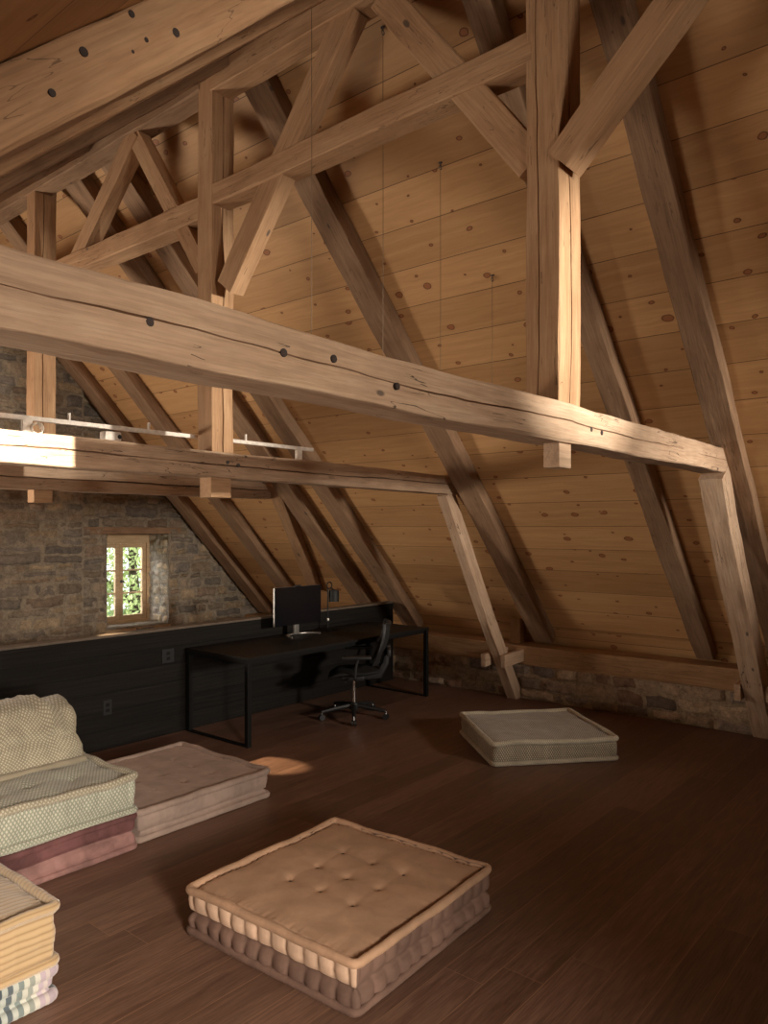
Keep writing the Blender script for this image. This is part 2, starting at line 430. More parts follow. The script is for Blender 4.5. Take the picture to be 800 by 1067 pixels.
M['button'] = plain('button_thread', (0.035, 0.022, 0.018), 0.6)
M['button_pale'] = plain('pale_button', (0.62, 0.52, 0.46), 0.5)
M['leaf'] = plain('leaf', (0.50, 0.58, 0.24), 0.6, 0, 0.3, 0, 3, 0.4)
M['bark'] = plain('bark', (0.10, 0.07, 0.05), 0.9, 0, 0.2, 0.8, 8)
M['grass'] = plain('grass', (0.10, 0.16, 0.05), 0.9, 0, 0.2, 0.5, 6, 0.3)

mg, ntg, bg = new_mat('window_glass')
gl = ntg.nodes.new('ShaderNodeBsdfGlass'); gl.inputs['IOR'].default_value = 1.02; gl.inputs['Roughness'].default_value = 0.0
ntg.links.new(gl.outputs[0], ntg.nodes['Material Output'].inputs[0])
M['glass'] = mg

# ------------------------------------------------------------------ object helpers
def link(name, me, mats, parent=None):
    o = bpy.data.objects.new(name, me); C.objects.link(o)
    for mm in (mats if isinstance(mats, (list, tuple)) else [mats]):
        me.materials.append(mm)
    if parent is not None: o.parent = parent
    return o

def tag(o, label=None, cat=None, group=None, kind=None):
    if label: o['label'] = label
    if cat: o['category'] = cat
    if group: o['group'] = group
    if kind: o['kind'] = kind
    return o

def thing(name, label, cat, loc=(0, 0, 0), rz=0, group=None):
    o = bpy.data.objects.new(name, None); C.objects.link(o)
    o.location = loc; o.rotation_euler = (0, 0, rz); o.empty_display_size = 0.1
    return tag(o, label, cat, group)

def mesh_from(name, verts, faces, uvs=None, mat_idx=None, smooth=True):
    me = bpy.data.meshes.new(name)
    me.from_pydata([tuple(v) for v in verts], [], faces)
    if uvs is not None:
        ul = me.uv_layers.new(name='UVMap')
        for p in me.polygons:
            for li in p.loop_indices:
                ul.data[li].uv = uvs[me.loops[li].vertex_index]
    if mat_idx is not None:
        for p, k in zip(me.polygons, mat_idx): p.material_index = k
    if smooth:
        for p in me.polygons: p.use_smooth = True
    me.update()
    return me

class MB:
    """collects simple shapes into one mesh"""
    def __init__(s): s.bm = bmesh.new()
    def box(s, lo, hi, mtx=None, bev=0.0):
        t = bmesh.new()
        bmesh.ops.create_cube(t, size=1)
        c = [(a + b) / 2 for a, b in zip(lo, hi)]; d = [b - a for a, b in zip(lo, hi)]
        for v in t.verts: v.co = Vector((c[0] + v.co.x * d[0], c[1] + v.co.y * d[1], c[2] + v.co.z * d[2]))
        if bev: bmesh.ops.bevel(t, geom=t.edges[:], offset=bev, segments=2, affect='EDGES', profile=0.6)
        if mtx is not None: bmesh.ops.transform(t, matrix=mtx, verts=t.verts)
        s._merge(t); return s
    def _merge(s, t):
        me = bpy.data.meshes.new('tmp'); t.to_mesh(me); t.free()
        s.bm.from_mesh(me); bpy.data.meshes.remove(me)
    def tube(s, pts, rad, seg=10, cap=True, flat=1.0):
        pts = [Vector(p) for p in pts]; n = len(pts)
        rads = rad if isinstance(rad, (list, tuple)) else [rad] * n
        rings = []; prev = None
        for i, p in enumerate(pts):
            d = (pts[min(i + 1, n - 1)] - pts[max(i - 1, 0)]).normalized()
            if prev is None:
                a = Vector((0, 0, 1)) if abs(d.z) < 0.9 else Vector((1, 0, 0))
                x = d.cross(a).normalized()
            else:
                x = (prev - d * prev.dot(d)).normalized()
            prev = x; y = d.cross(x)
            rings.append([s.bm.verts.new(p + (x * math.cos(2 * PI * k / seg) + y * flat * math.sin(2 * PI * k / seg)) * rads[i]) for k in range(seg)])
        for a, b in zip(rings, rings[1:]):
            for k in range(seg):
                s.bm.faces.new((a[k], a[(k + 1) % seg], b[(k + 1) % seg], b[k]))
        if cap:
            s.bm.faces.new(list(reversed(rings[0]))); s.bm.faces.new(rings[-1])
        return s
    def lathe(s, prof, center=(0, 0, 0), seg=20, mtx=None):
        t = bmesh.new(); rings = []
        for r, z in prof:
            rings.append([t.verts.new((r * math.cos(2 * PI * k / seg), r * math.sin(2 * PI * k / seg), z)) for k in range(seg)])
        for a, b in zip(rings, rings[1:]):
            for k in range(seg): t.faces.new((a[k], a[(k + 1) % seg], b[(k + 1) % seg], b[k]))
        t.faces.new(list(reversed(rings[0]))); t.faces.new(rings[-1])
        if mtx is not None: bmesh.ops.transform(t, matrix=mtx, verts=t.verts)
        bmesh.ops.translate(t, vec=Vector(center), verts=t.verts)
        s._merge(t); return s
    def build(s, name, mat, parent=None, smooth=False):
        bmesh.ops.recalc_face_normals(s.bm, faces=s.bm.faces[:])
        me = bpy.data.meshes.new(name); s.bm.to_mesh(me); s.bm.free()
        if smooth:
            for p in me.polygons: p.use_smooth = True
            me.set_sharp_from_angle(angle=R(40))
        return link(name, me, mat, parent)

def fbm(x, y, z, o=3):
    return noise.fractal(Vector((x, y, z)), 0.6, 2.0, o)

# ------------------------------------------------------------------ timbers
def timber(name, p0, p1, w, h, ref, mat, label, cat, rough=0.006, seed=0, crack=(), bow=(0, 0), wane=0.014, group=None, taper=1.0, step=0.06):
    """hewn timber: axis p0 to p1, h along ref, w across; crack = list of (face, position, depth)
       faces: 'w-' 'w+' 'h-' 'h+' ; bow = mid-span offset (w, h)"""
    p0 = Vector(p0); p1 = Vector(p1); L = (p1 - p0).length
    ex = (p1 - p0).normalized(); ref = Vector(ref)
    ez = (ref - ex * ref.dot(ex)).normalized(); ey = ez.cross(ex)
    rng = random.Random(seed + 11)
    sd = rng.random() * 100
    n = max(4, int(L / step))
    verts = []; faces = []
    cr = {c[0]: c for c in crack}
    for i in range(n + 1):
        x = L * i / n
        k = 1 - (1 - taper) * i / n
        cy = fbm(x * 0.6, sd, 0) * rough * 0.9 + bow[0] * math.sin(PI * i / n)
        cz = fbm(x * 0.6, sd, 9) * rough * 0.9 + bow[1] * math.sin(PI * i / n)
        hw = w / 2 * k + fbm(x * 1.1, sd, 3) * rough * 0.6 + fbm(x * 9, sd, 3) * rough * 0.22
        hh = h / 2 * k + fbm(x * 1.1, sd, 5) * rough * 0.6 + fbm(x * 9, sd, 5) * rough * 0.22
        ring = []
        cor = []
        for q, (sy, sz) in enumerate(((-1, -1), (1, -1), (1, 1), (-1, 1))):
            r = max(0.003, wane * 0.6 * (0.75 + 1.1 * fbm(x * 1.6, sd + q * 7, 1)))
            cor.append((sy * hw, sz * hh, r))
        # walk counter-clockwise: bottom (h-), right (w+), top (h+), left (w-)
        order = [('h-', 0, 1), ('w+', 1, 2), ('h+', 2, 3), ('w-', 3, 0)]
        for fname, a, b in order:
            A = Vector((cor[a][0], cor[a][1])); B = Vector((cor[b][0], cor[b][1]))
            d = (B - A).normalized(); nrm = Vector((d.y, -d.x))
            sA = A + d * cor[a][2]; sB = B - d * cor[b][2]
            ring.append(sA)
            ln = (sB - sA).length
            if fname in cr:
                _, pos, dep = cr[fname]
                c = pos + 0.10 * fbm(x * 0.5, sd, 20) + 0.02 * fbm(x * 6, sd, 22)
                c = min(0.88, max(0.12, c))
                env = max(0.0, min(1.0, 0.75 + 1.6 * fbm(x * 0.8, sd, 31)))
                ww = 0.0012 + 0.0024 * env * (dep / 0.02)
                ctr = sA + (sB - sA) * c
                ring += [sA + (sB - sA) * c * 0.5, ctr - d * ww, ctr - nrm * dep * env, ctr + d * ww, ctr + (sB - ctr) * 0.5]
            else:
                for t in (0.2, 0.4, 0.6, 0.8): ring.append(sA + (sB - sA) * t + nrm * fbm(x * 3 + t, sd, t * 3 + a * 5) * rough * 0.6)
                ring.append(sA + (sB - sA) * 0.9)
            ring.append(sB)
        m = len(ring)
        for p in ring: verts.append((x, p.x + cy, p.y + cz))
    for i in range(n):
        for j in range(m):
            a = i * m + j; b = i * m + (j + 1) % m
            faces.append((a, b, b + m, a + m))
    faces.append(tuple(reversed(range(m)))); faces.append(tuple(range(n * m, n * m + m)))
    # flip so that normals point outward
    me = mesh_from(name, verts, [tuple(reversed(f)) for f in faces], smooth=False)
    bm = bmesh.new(); bm.from_mesh(me); bmesh.ops.recalc_face_normals(bm, faces=bm.faces[:]); bm.to_mesh(me); bm.free()
    for p in me.polygons: p.use_smooth = len(p.vertices) == 4
    me.set_sharp_from_angle(angle=R(28))
    o = link(name, me, mat)
    rot = Matrix((ex, ey, ez)).transposed().to_4x4()
    o.matrix_world = Matrix.Translation(p0) @ rot
    tag(o, label, cat, group)
    return o

def peg(parent, loc, axis, r=0.012, ln=0.012, mat='iron', name='bolt'):
    """small round peg on a timber, given in world coordinates"""
    mb = MB()
    a = Vector(axis).normalized()
    mb.tube([Vector(loc) - a * 0.01, Vector(loc) + a * ln * 0.7, Vector(loc) + a * ln], [r, r, r * 0.6], 10)
    o = mb.build(name, M[mat], None, True)
    o.parent = parent; o.matrix_parent_inverse = parent.matrix_world.inverted()
    return o

# ------------------------------------------------------------------ key planes
T46 = math.tan(R(46.0))
def zr(x): return 0.56 + (7.3 - x) * T46          # underside of the right rafters
ML = 0.919
def zl(x): return 1.922 + ML * x                  # underside of the left rafters
AL = math.atan(ML)
GY = 8.5
XR = 7.05
XL = -1.5
YN = -3.6
RX = 3.19

# ------------------------------------------------------------------ structure: floor, ceiling, walls
mb = MB(); mb.box((XL - 0.4, YN - 0.2, -0.15), (XR + 0.5, GY + 0.6, 0.0))
tag(mb.build('floor', M['floor']), kind='structure')

def slope_panel(name, x0, z0, x1, z1, ya, yb, th, mat):
    """sloping deck: local X along +Y world, local Y up the slope"""
    p = Vector((x0, ya, z0)); up = Vector((x1 - x0, 0, z1 - z0)); L = up.length; up.normalize()
    ex = Vector((0, 1, 0)); ey = up; ez = ex.cross(ey)
    s = 1 if ez.z > 0 else -1
    mb = MB(); mb.box((0, 0, min(0, s * th)), (yb - ya, L, max(0, s * th)))
    o = mb.build(name, mat)
    o.matrix_world = Matrix.Translation(p) @ Matrix((ex, ey, ez)).transposed().to_4x4()
    return tag(o, kind='structure')

DK = 0.18
zd = lambda x: zr(x) + DK
zld = lambda x: zl(x) + DK
xr_ = (zd(0) - zld(0)) / (T46 + ML)
slope_panel('ceiling', 7.6, zd(7.6), xr_, zd(xr_), YN - 0.1, GY + 0.6, 0.12, M['deck'])
slope_panel('ceiling_left', XL - 0.35, zld(XL - 0.35), xr_, zd(xr_), YN - 0.1, GY + 0.6, 0.12, M['deck'])

slope_panel('ceiling_skirt', 7.43, 0.50, 7.31, 0.735, YN, GY + 0.1, 0.02, M['deck'])

# ------------------------------------------------------------------ rubble stonework
PAL = [(0.21, 0.17, 0.13), (0.26, 0.205, 0.15), (0.17, 0.15, 0.13), (0.31, 0.235, 0.155), (0.135, 0.12, 0.11),
       (0.24, 0.175, 0.12), (0.19, 0.165, 0.14), (0.37, 0.28, 0.18), (0.21, 0.15, 0.11), (0.155, 0.14, 0.13)]

def stone_wall(name, origin, eu, ev, en, ulen, vlen, keep, seed, row=(0.07, 0.2), wid=(0.16, 0.48), depth=0.05, pal=PAL, mortar=(0.32, 0.265, 0.20), gap=0.012, back=0.3, bright=1.0, mat='stone', parent=None):
    rng = random.Random(seed)
    origin, eu, ev, en = map(Vector, (origin, eu, ev, en))
    verts = []; faces = []; cols = []
    def P(u, v, d): return origin + eu * u + ev * v + en * d
    v = 0.0
    while v < vlen - 0.02:
        rh = min(rng.uniform(*row), vlen - v)
        if vlen - v - rh < 0.05: rh = vlen - v
        u = -rng.random() * 0.2
        while u < ulen:
            w = rng.uniform(*wid) * (0.6 + rh / row[1] * 0.6)
            sub = [(v, rh)]
            if rh > 0.15 and rng.random() < 0.35:
                k = rng.uniform(0.35, 0.65); sub = [(v, rh * k), (v + rh * k, rh * (1 - k))]
            for (sv, sh) in sub:
                u0 = max(0.0, u); u1 = min(ulen, u + w)
                if u1 - u0 < 0.04: continue
                iv = keep(u0, u1, sv, sv + sh)
                for (a0, a1) in iv:
                    if a1 - a0 < 0.035: continue
                    g = gap * rng.uniform(0.6, 1.6)
                    A0, A1, B0, B1 = a0 + g / 2, a1 - g / 2, sv + g / 2, sv + sh - g / 2
                    if A1 - A0 < 0.015 or B1 - B0 < 0.015: continue
                    base = len(verts)
                    nu, nv = max(5, int((A1 - A0) / 0.035)), 6
                    dp = depth * rng.uniform(0.35, 1.0); sd = rng.random() * 90
                    tl = rng.uniform(-0.25, 0.25); jit = [rng.uniform(-0.014, 0.014) for _ in range(4)]
                    c0 = rng.choice(pal); mean = [sum(q[i] for q in pal) / len(pal) for i in range(3)]
                    c0 = [c0[i] * 0.7 + mean[i] * 0.3 for i in range(3)]; br = 1.2 * rng.uniform(0.75, 1.25) * bright
                    c = (c0[0] * br, c0[1] * br, c0[2] * br, 1)
                    for j in range(nv + 1):
                        for i in range(nu + 1):
                            s, t = i / nu, j / nv
                            uu = A0 + (A1 - A0) * s; vv = B0 + (B1 - B0) * t
                            vv += (jit[0] * (1 - s) + jit[1] * s) * (1 - t) + (jit[2] * (1 - s) + jit[3] * s) * t
                            e = min(s * (A1 - A0), (1 - s) * (A1 - A0), t * (B1 - B0), (1 - t) * (B1 - B0))
                            f = min(1.0, e / 0.022); f = math.sqrt(1 - (1 - f) ** 2)
                            uu += 0.022 * fbm(vv * 9, sd, 0) * (1 if 0 < i < nu else 1.0)
                            vv += 0.018 * fbm(uu * 8, sd, 4)
                            dd = dp * f * (1 + tl * (t - 0.5)) + 0.012 * f * fbm(uu * 9, vv * 9, sd) - 0.012 * (1 - f)
                            verts.append(P(uu, vv, dd)); cols.append(c)
                    for j in range(nv):
                        for i in range(nu):
                            q = base + j * (nu + 1) + i
                            faces.append((q, q + 1, q + nu + 2, q + nu + 1))
            u += w * (0.96 + 0.08 * rng.random())
        v += rh
    # mortar bed: a coarse uneven sheet clipped by keep(), closed with a slab behind
    base_n = len(verts)
    nu = max(2, int(ulen / 0.05)); nv = max(2, int(vlen / 0.05))
    for j in range(nv):
        for i in range(nu):
            a0, a1 = ulen * i / nu, ulen * (i + 1) / nu; b0, b1 = vlen * j / nv, vlen * (j + 1) / nv
            for (k0, k1) in keep(a0, a1, b0, b1):
                q = len(verts)
                for (uu, vv) in ((k0, b0), (k1, b0), (k1, b1), (k0, b1)):
                    verts.append(P(uu, vv, 0.008 + 0.016 * fbm(uu * 7, vv * 7, 3))); cols.append((*[m_ * bright for m_ in mortar], 1))
                faces.append((q, q + 1, q + 2, q + 3))
                for (uu, vv) in ((k0, b0), (k1, b0), (k1, b1), (k0, b1)):
                    verts.append(P(uu, vv, -back)); cols.append((*mortar, 1))
                faces.append((q + 7, q + 6, q + 5, q + 4))
                for e in range(4):
                    f_ = (e + 1) % 4
                    if (e in (1, 3)) and abs((k1 - k0) - (a1 - a0)) > 1e-6 or (e in (0, 2)) and not keep((k0 + k1) / 2 - .01, (k0 + k1) / 2 + .01, (b1 if e == 2 else b0 - 0.02), (b1 + 0.02 if e == 2 else b0)):
                        faces.append((q + e, q + e + 4, q + f_ + 4, q + f_))
    me = mesh_from(name, verts, faces)
    ca = me.color_attributes.new(name='stone', type='FLOAT_COLOR', domain='POINT')
    flat = [x for c in cols for x in c]
    ca.data.foreach_set('color', flat)
    o = link(name, me, M[mat], parent)
    return o

# far gable wall with its window opening
WX0, WX1, WZ0, WZ1 = 4.92, 5.81, 0.54, 1.72
def keep_gable(u0, u1, v0, v1):
    a0, a1 = u0 + XL - 0.4, u1 + XL - 0.4
    zm = v0
    hi = 7.3 - (zm - 0.74) / T46 + 0.03; lo = (zm - 2.1) / ML - 0.03
    a0 = max(a0, lo); a1 = min(a1, hi)
    out = []
    holes = [(WX0, WX1, WZ0, WZ1), (0.1, 1.1, 0.54, 2.0)]
    iv = [(a0, a1)] if a1 > a0 else []
    for (hx0, hx1, hz0, hz1) in holes:
        if v1 > hz0 + 0.01 and v0 < hz1 - 0.01:
            nv_ = []
            for (p, q) in iv:
                if q <= hx0 or p >= hx1: nv_.append((p, q)); continue
                if p < hx0: nv_.append((p, hx0))
                if q > hx1: nv_.append((hx1, q))
            iv = nv_
    return [(p - XL + 0.4, q - XL + 0.4) for p, q in iv if q - p > 1e-4]
PAL_F = PAL + [(0.30, 0.22, 0.14), (0.34, 0.26, 0.17)]
w = stone_wall('wall_far', (XL - 0.4, GY, 0), (1, 0, 0), (0, 0, 1), (0, -1, 0), 9.4, 5.2, keep_gable, 5, (0.05, 0.18), (0.12, 0.44), 0.045, PAL_F, back=0.62)
tag(w, kind='structure')
# the thicker part of the wall left of the window (its edge shows as a vertical line)
def keep_left(u0, u1, v0, v1): return [(u0, u1)]
def keep_pier(u0, u1, v0, v1):
    lo = (v0 - 2.1) / ML
    a0 = max(u0 + 1.15, lo); a1 = u1 + 1.15
    hi = 7.3 - (v1 - 0.74) / T46
    a1 = min(a1, hi)
    return [(a0 - 1.15, a1 - 1.15)] if a1 > a0 else []
w = stone_wall('wall_far_pier', (1.15, GY - 0.10, 0), (1, 0, 0), (0, 0, 1), (0, -1, 0), 3.42, 4.6, keep_pier, 19, (0.06, 0.21), (0.18, 0.66), 0.04, PAL, gap=0.010, back=0.12)
tag(w, kind='structure')

# window reveals
REV = [(0.50, 0.43, 0.33), (0.42, 0.36, 0.28), (0.58, 0.48, 0.34), (0.34, 0.30, 0.25), (0.55, 0.50, 0.42)]
w = stone_wall('wall_far_reveal', (WX1, GY + 0.5, WZ0), (0, -1, 0), (0, 0, 1), (-1, 0, 0), 0.5, WZ1 - WZ0, keep_left, 33, (0.07, 0.16), (0.10, 0.28), 0.035, REV, (0.5, 0.45, 0.37), back=0.05)
tag(w, kind='structure')
w = stone_wall('wall_far_reveal_left', (WX0, GY, WZ0), (0, 1, 0), (0, 0, 1), (1, 0, 0), 0.5, WZ1 - WZ0, keep_left, 34, (0.07, 0.16), (0.10, 0.28), 0.035, REV, (0.5, 0.45, 0.37), back=0.05)
tag(w, kind='structure')

# low stone wall under the right eave
EAV = [(0.20, 0.15, 0.11), (0.26, 0.19, 0.13), (0.15, 0.12, 0.10), (0.33, 0.25, 0.17), (0.12, 0.10, 0.09), (0.22, 0.13, 0.09)]
w = stone_wall('wall_right', (XR + 0.03, YN, 0), (0, 1, 0), (0, 0, 1), (-1, 0, 0), GY - YN, 0.37, keep_left, 8, (0.08, 0.17), (0.15, 0.42), 0.05, EAV, (0.30, 0.23, 0.16), back=0.4, bright=1.35)
tag(w, kind='structure')
# left knee wall and near gable close the room
mb = MB(); mb.box((XL - 0.4, YN, 0), (XL, GY, 0.75)); tag(mb.build('wall_left', M['plaster']), kind='structure')
SX0, SX1, SZ0, SZ1 = 1.45, 1.917, 2.915, 3.0      # invented slit in the near gable, cuts the second tie beam's light patch
mb = MB()
for lo, hi in (((XL - 0.4, 0), (XR + 0.6, SZ0)), ((XL - 0.4, SZ1), (XR + 0.6, 5.4)), ((XL - 0.4, SZ0), (SX0, SZ1)), ((SX1, SZ0), (XR + 0.6, SZ1))):
    mb.box((lo[0], YN - 0.06, lo[1]), (hi[0], YN, hi[1]))
tag(mb.build('wall_near', M['plaster']), kind='structure')
mb = MB(); mb.box((7.46, YN, 0.3), (7.75, GY + 0.3, 1.0)); tag(mb.build('wall_right_infill', M['plaster']), kind='structure')

# far window: frame with two casements of three panes
FY = GY + 0.44
def casement(parent, x0, x1, z0, z1, hinge):
    st = 0.052
    mb = MB()
    mb.box((x0, FY, z0), (x0 + st, FY + 0.045, z1), bev=0.004); mb.box((x1 - st, FY, z0), (x1, FY + 0.045, z1), bev=0.004)
    mb.box((x0 + st, FY, z0), (x1 - st, FY + 0.045, z0 + st + 0.01), bev=0.004); mb.box((x0 + st, FY, z1 - st), (x1 - st, FY + 0.045, z1), bev=0.004)
    s = mb.build('sash', M['window_wood'], parent)
    mb = MB()
    hgt = z1 - z0 - 2 * st
    for k in (1, 2):
        zc = z0 + st + hgt * k / 3
        mb.box((x0 + st - 0.002, FY + 0.008, zc - 0.010), (x1 - st + 0.002, FY + 0.036, zc + 0.010), bev=0.003)
    mb.build('glazing_bar', M['window_wood'], s)
    mb = MB(); mb.box((x0 + st - 0.003, FY + 0.018, z0 + st), (x1 - st + 0.003, FY + 0.022, z1 - st + 0.003))
    mb.build('pane', M['glass'], s)
    return s
win = bpy.data.objects.new('window_1', None); C.objects.link(win); win['kind'] = 'structure'
mb = MB()
mb.box((WX0 - 0.02, FY - 0.02, WZ0), (WX0 + 0.05, FY + 0.07, WZ1 + 0.02), bev=0.004); mb.box((WX1 - 0.055, FY - 0.02, WZ0), (WX1 + 0.03, FY + 0.07, WZ1 + 0.02), bev=0.004)
mb.box((WX0 + 0.05, FY - 0.02, 1.595), (WX1 - 0.055, FY + 0.07, WZ1 + 0.02), bev=0.004); mb.box((WX0 + 0.05, FY - 0.02, WZ0), (WX1 - 0.055, FY + 0.07, WZ0 + 0.05), bev=0.004)
mb.build('window_frame', M['window_wood'], win)
XM = 5.36
s1 = casement(win, WX0 + 0.052, XM - 0.001, WZ0 + 0.052, 1.593, -1)
s2 = casement(win, XM + 0.001, WX1 - 0.057, WZ0 + 0.052, 1.593, 1)
mb = MB(); mb.lathe([(0.020, 0), (0.022, 0.008), (0.008, 0.014), (0.008, 0.03), (0.018, 0.04), (0.018, 0.05)], (0, 0, 0), 14, Matrix.Rotation(R(90), 4, 'X'))
k = mb.build('window_knob', M['iron'], s2, True); k.location = (XM + 0.026, FY, 1.10)
mb = MB(); mb.box((WX0 - 0.02, GY - 0.02, WZ0 - 0.04), (WX1 + 0.02, GY + 0.46, WZ0), bev=0.006); mb.build('window_sill', M['window_wood'], win)
# second window of the gable (left, behind the tie beams)
mb = MB()
mb.box((0.1, FY, 0.54), (0.16, FY + 0.06, 2.0)); mb.box((1.04, FY, 0.54), (1.1, FY + 0.06, 2.0)); mb.box((0.16, FY, 0.54), (1.04, FY + 0.06, 0.6)); mb.box((0.16, FY, 1.94), (1.04, FY + 0.06, 2.0)); mb.box((0.57, FY, 0.6), (0.63, FY + 0.06, 1.94))
w2 = bpy.data.objects.new('window_2', None); C.objects.link(w2); w2['kind'] = 'structure'
mb.build('window_frame', M['window_wood'], w2)
mb = MB(); mb.box((0.16, FY + 0.02, 0.6), (1.04, FY + 0.025, 1.94)); mb.build('pane', M['glass'], w2)
# wooden lintel over the window
timber('window_lintel', (4.62, GY + 0.19, 1.765), (6.02, GY + 0.19, 1.765), 0.42, 0.085, (0, 0, 1), M['timber_rafter'],
       'weathered wooden lintel board above the small far window', 'lintel', 0.004, 77, (), (0, 0), 0.006)

# ------------------------------------------------------------------ black boarded partition
mb = MB(); mb.box((XL, 5.65, 0), (6.97, 5.75, 0.905)); tag(mb.build('wall_partition', M['black_board']), kind='structure')
mb = MB(); mb.box((XL, 5.645, 0.905), (6.975, 5.755, 0.925), bev=0.003); tag(mb.build('trim_1', M['cap']), kind='structure')

# ------------------------------------------------------------------ outside: lawn and trees seen through the window
mb = MB(); mb.box((-10, 9.4, -3.2), (25, 40, -3.0)); tag(mb.build('ground_outside', M['grass']), kind='structure')
def tree(x, y, h, r, seed, label):
    rng = random.Random(seed)
    t = thing('tree', label, 'tree', (x, y, -3.0))
    mb = MB(); mb.tube([(0, 0, 0), (0.1, 0, h * 0.4), (0, 0.1, h * 0.8)], [0.22, 0.16, 0.05], 10)
    for k in range(7):
        a = rng.random() * 6.28; z = h * rng.uniform(0.35, 0.7)
        mb.tube([(0, 0, z), (math.cos(a) * r * 0.5, math.sin(a) * r * 0.5, z + r * 0.4), (math.cos(a) * r * 0.9, math.sin(a) * r * 0.9, z + r * 0.7)], [0.08, 0.05, 0.02], 6)
    mb.build('trunk', M['bark'], t, True)
    v = []; f = []
    for k in range(9000):
        d = Vector((rng.gauss(0, 1), rng.gauss(0, 1), rng.gauss(0, 1))).normalized() * r * rng.uniform(0.35, 1.0)
        p = d + Vector((0, 0, h * 0.68)); p.z = (p.z - h * 0.68) * 1.25 + h * 0.66
        q = Euler((rng.random() * 6, rng.random() * 6, rng.random() * 6)).to_matrix()
        s = rng.uniform(0.035, 0.075); b0 = len(v)
        for c in ((-s, 0, 0), (0, -s * 0.5, 0.01), (s, 0, 0), (0, s * 0.5, 0.01)): v.append(p + q @ Vector(c))
        f.append((b0, b0 + 1, b0 + 2, b0 + 3))
    link('foliage', mesh_from('foliage', v, f), M['leaf'], t)
tree(9.2, 14.8, 6.2, 2.0, 1, 'green leafy tree outside the far window, right sash')
tree(5.6, 20.5, 6.6, 1.9, 2, 'green leafy tree outside the far window, further off')

# ------------------------------------------------------------------ timber frame
TY1, TY2, TY3 = 1.54, 4.0, 6.45     # front faces of the three tie beams
tie1 = timber('tie_beam', (XL + 0.1, TY1 + 0.085, 2.272), (5.70, TY1 + 0.085, 2.278), 0.165, 0.172, (0, 0, 1), M['timber_tie'],
              'long pale hewn tie beam crossing the whole picture, nearest of the three', 'beam', 0.010, 3, [('w-', 0.5, 0.02)], (0, 0), 0.012)
tie2 = timber('tie_beam', (XL + 0.1, TY2 + 0.08, 2.245), (5.90, TY2 + 0.08, 2.20), 0.16, 0.172, (0, 0, 1), M['timber_tie'],
              'pale tie beam under the thin white rail, second from the front', 'beam', 0.007, 4, [('w-', 0.48, 0.03)], (0, 0), 0.010)
tie3 = timber('tie_beam', (XL + 0.1, TY3 + 0.08, 2.235), (5.76, TY3 + 0.08, 2.235), 0.15, 0.215, (0, 0, 1), M['timber_tie'],
              'rear tie beam with a wide dark split along it, nearest the stone gable', 'beam', 0.006, 5, [('w-', 0.52, 0.06)], (0, 0), 0.010)
for (u, z) in ((1.00, 2.278), (1.42, 2.282), (1.62, 2.30), (1.92, 2.262), (3.40, 2.27), (3.52, 2.265)):
    peg(tie1, (u, TY1 - 0.002, z), (0, -1, 0), 0.012, 0.0025, 'knot', 'knot')
for (u, z) in ((3.19, 2.235), (3.28, 2.222)):
    peg(tie2, (u, TY2 - 0.002, z), (0, -1, 0), 0.013, 0.002)

def post(x0, x1, y0, y1, z0, z1, seed, label, crack, mat='timber'):
    return timber('king_post', ((x0 + x1) / 2, (y0 + y1) / 2, z0), ((x0 + x1) / 2, (y0 + y1) / 2, z1), y1 - y0, x1 - x0, (-1, 0, 0), M[mat], label, 'post', 0.006, seed, crack, (0, 0), 0.008)
p1 = post(3.07, 3.285, TY1, TY1 + 0.165, 2.36, 4.74, 21, 'nearest upright king post, its narrow face brightly lit, rising from the front tie beam', [('h+', 0.35, 0.02), ('w+', 0.45, 0.03), ('w-', 0.5, 0.03)])
p2 = post(3.07, 3.25, TY2 + 0.01, TY2 + 0.165, 2.30, 4.82, 22, 'middle upright king post standing on the second tie beam', [('w+', 0.5, 0.035), ('w-', 0.5, 0.035)])
p3 = post(3.07, 3.26, TY3 + 0.01, TY3 + 0.155, 2.33, 4.82, 23, 'rearmost upright king post at the left edge near the stone gable', [('w+', 0.4, 0.03), ('w-', 0.4, 0.03)])
# post feet below the tie beams (tenon ends held under the beams)
def foot(par, x0, x1, y0, y1, z0, z1, mat='timber'):
    mb = MB(); mb.box((x0, y0, z0), (x1, y1, z1), bev=0.004)
    o = mb.build('post_foot', M[mat], None)
    o.parent = par; o.matrix_parent_inverse = par.matrix_world.inverted()
foot(p1, 3.13, 3.25, TY1 + 0.03, TY1 + 0.11, 2.075, 2.195, 'timber_tie')
foot(p2, 3.07, 3.235, TY2 + 0.02, TY2 + 0.14, 2.0, 2.155)
foot(p3, 3.07, 3.235, TY3 + 0.02, TY3 + 0.14, 2.02, 2.14)

PX = 3.145
timber('ridge_beam', (PX, 4.03, 4.735), (PX, 1.68, 4.735), 0.16, 0.155, (0, 0, 1), M['timber'], 'ridge beam between nearest and middle king posts, at the top', 'beam', 0.005, 31)
timber('ridge_beam', (PX, 8.3, 4.81), (PX, 4.15, 4.81), 0.16, 0.21, (0, 0, 1), M['timber_rafter'], 'dark ridge beam running from the middle king post toward the gable', 'beam', 0.006, 32)
timber('ridge_beam', (PX, 1.56, 4.735), (PX, -1.9, 4.735), 0.16, 0.155, (0, 0, 1), M['timber'], 'ridge beam on the camera side of the nearest king post', 'beam', 0.005, 33)
timber('under_ridge_beam', (PX, 4.03, 3.985), (PX, 1.68, 4.0), 0.15, 0.135, (0, 0, 1), M['timber'], 'horizontal rail high between the nearest and middle king posts', 'beam', 0.005, 34)
timber('under_ridge_beam', (PX, 6.50, 3.95), (PX, 4.15, 3.93), 0.15, 0.15, (0, 0, 1), M['timber'], 'horizontal rail high between the middle and rearmost king posts', 'beam', 0.005, 35)
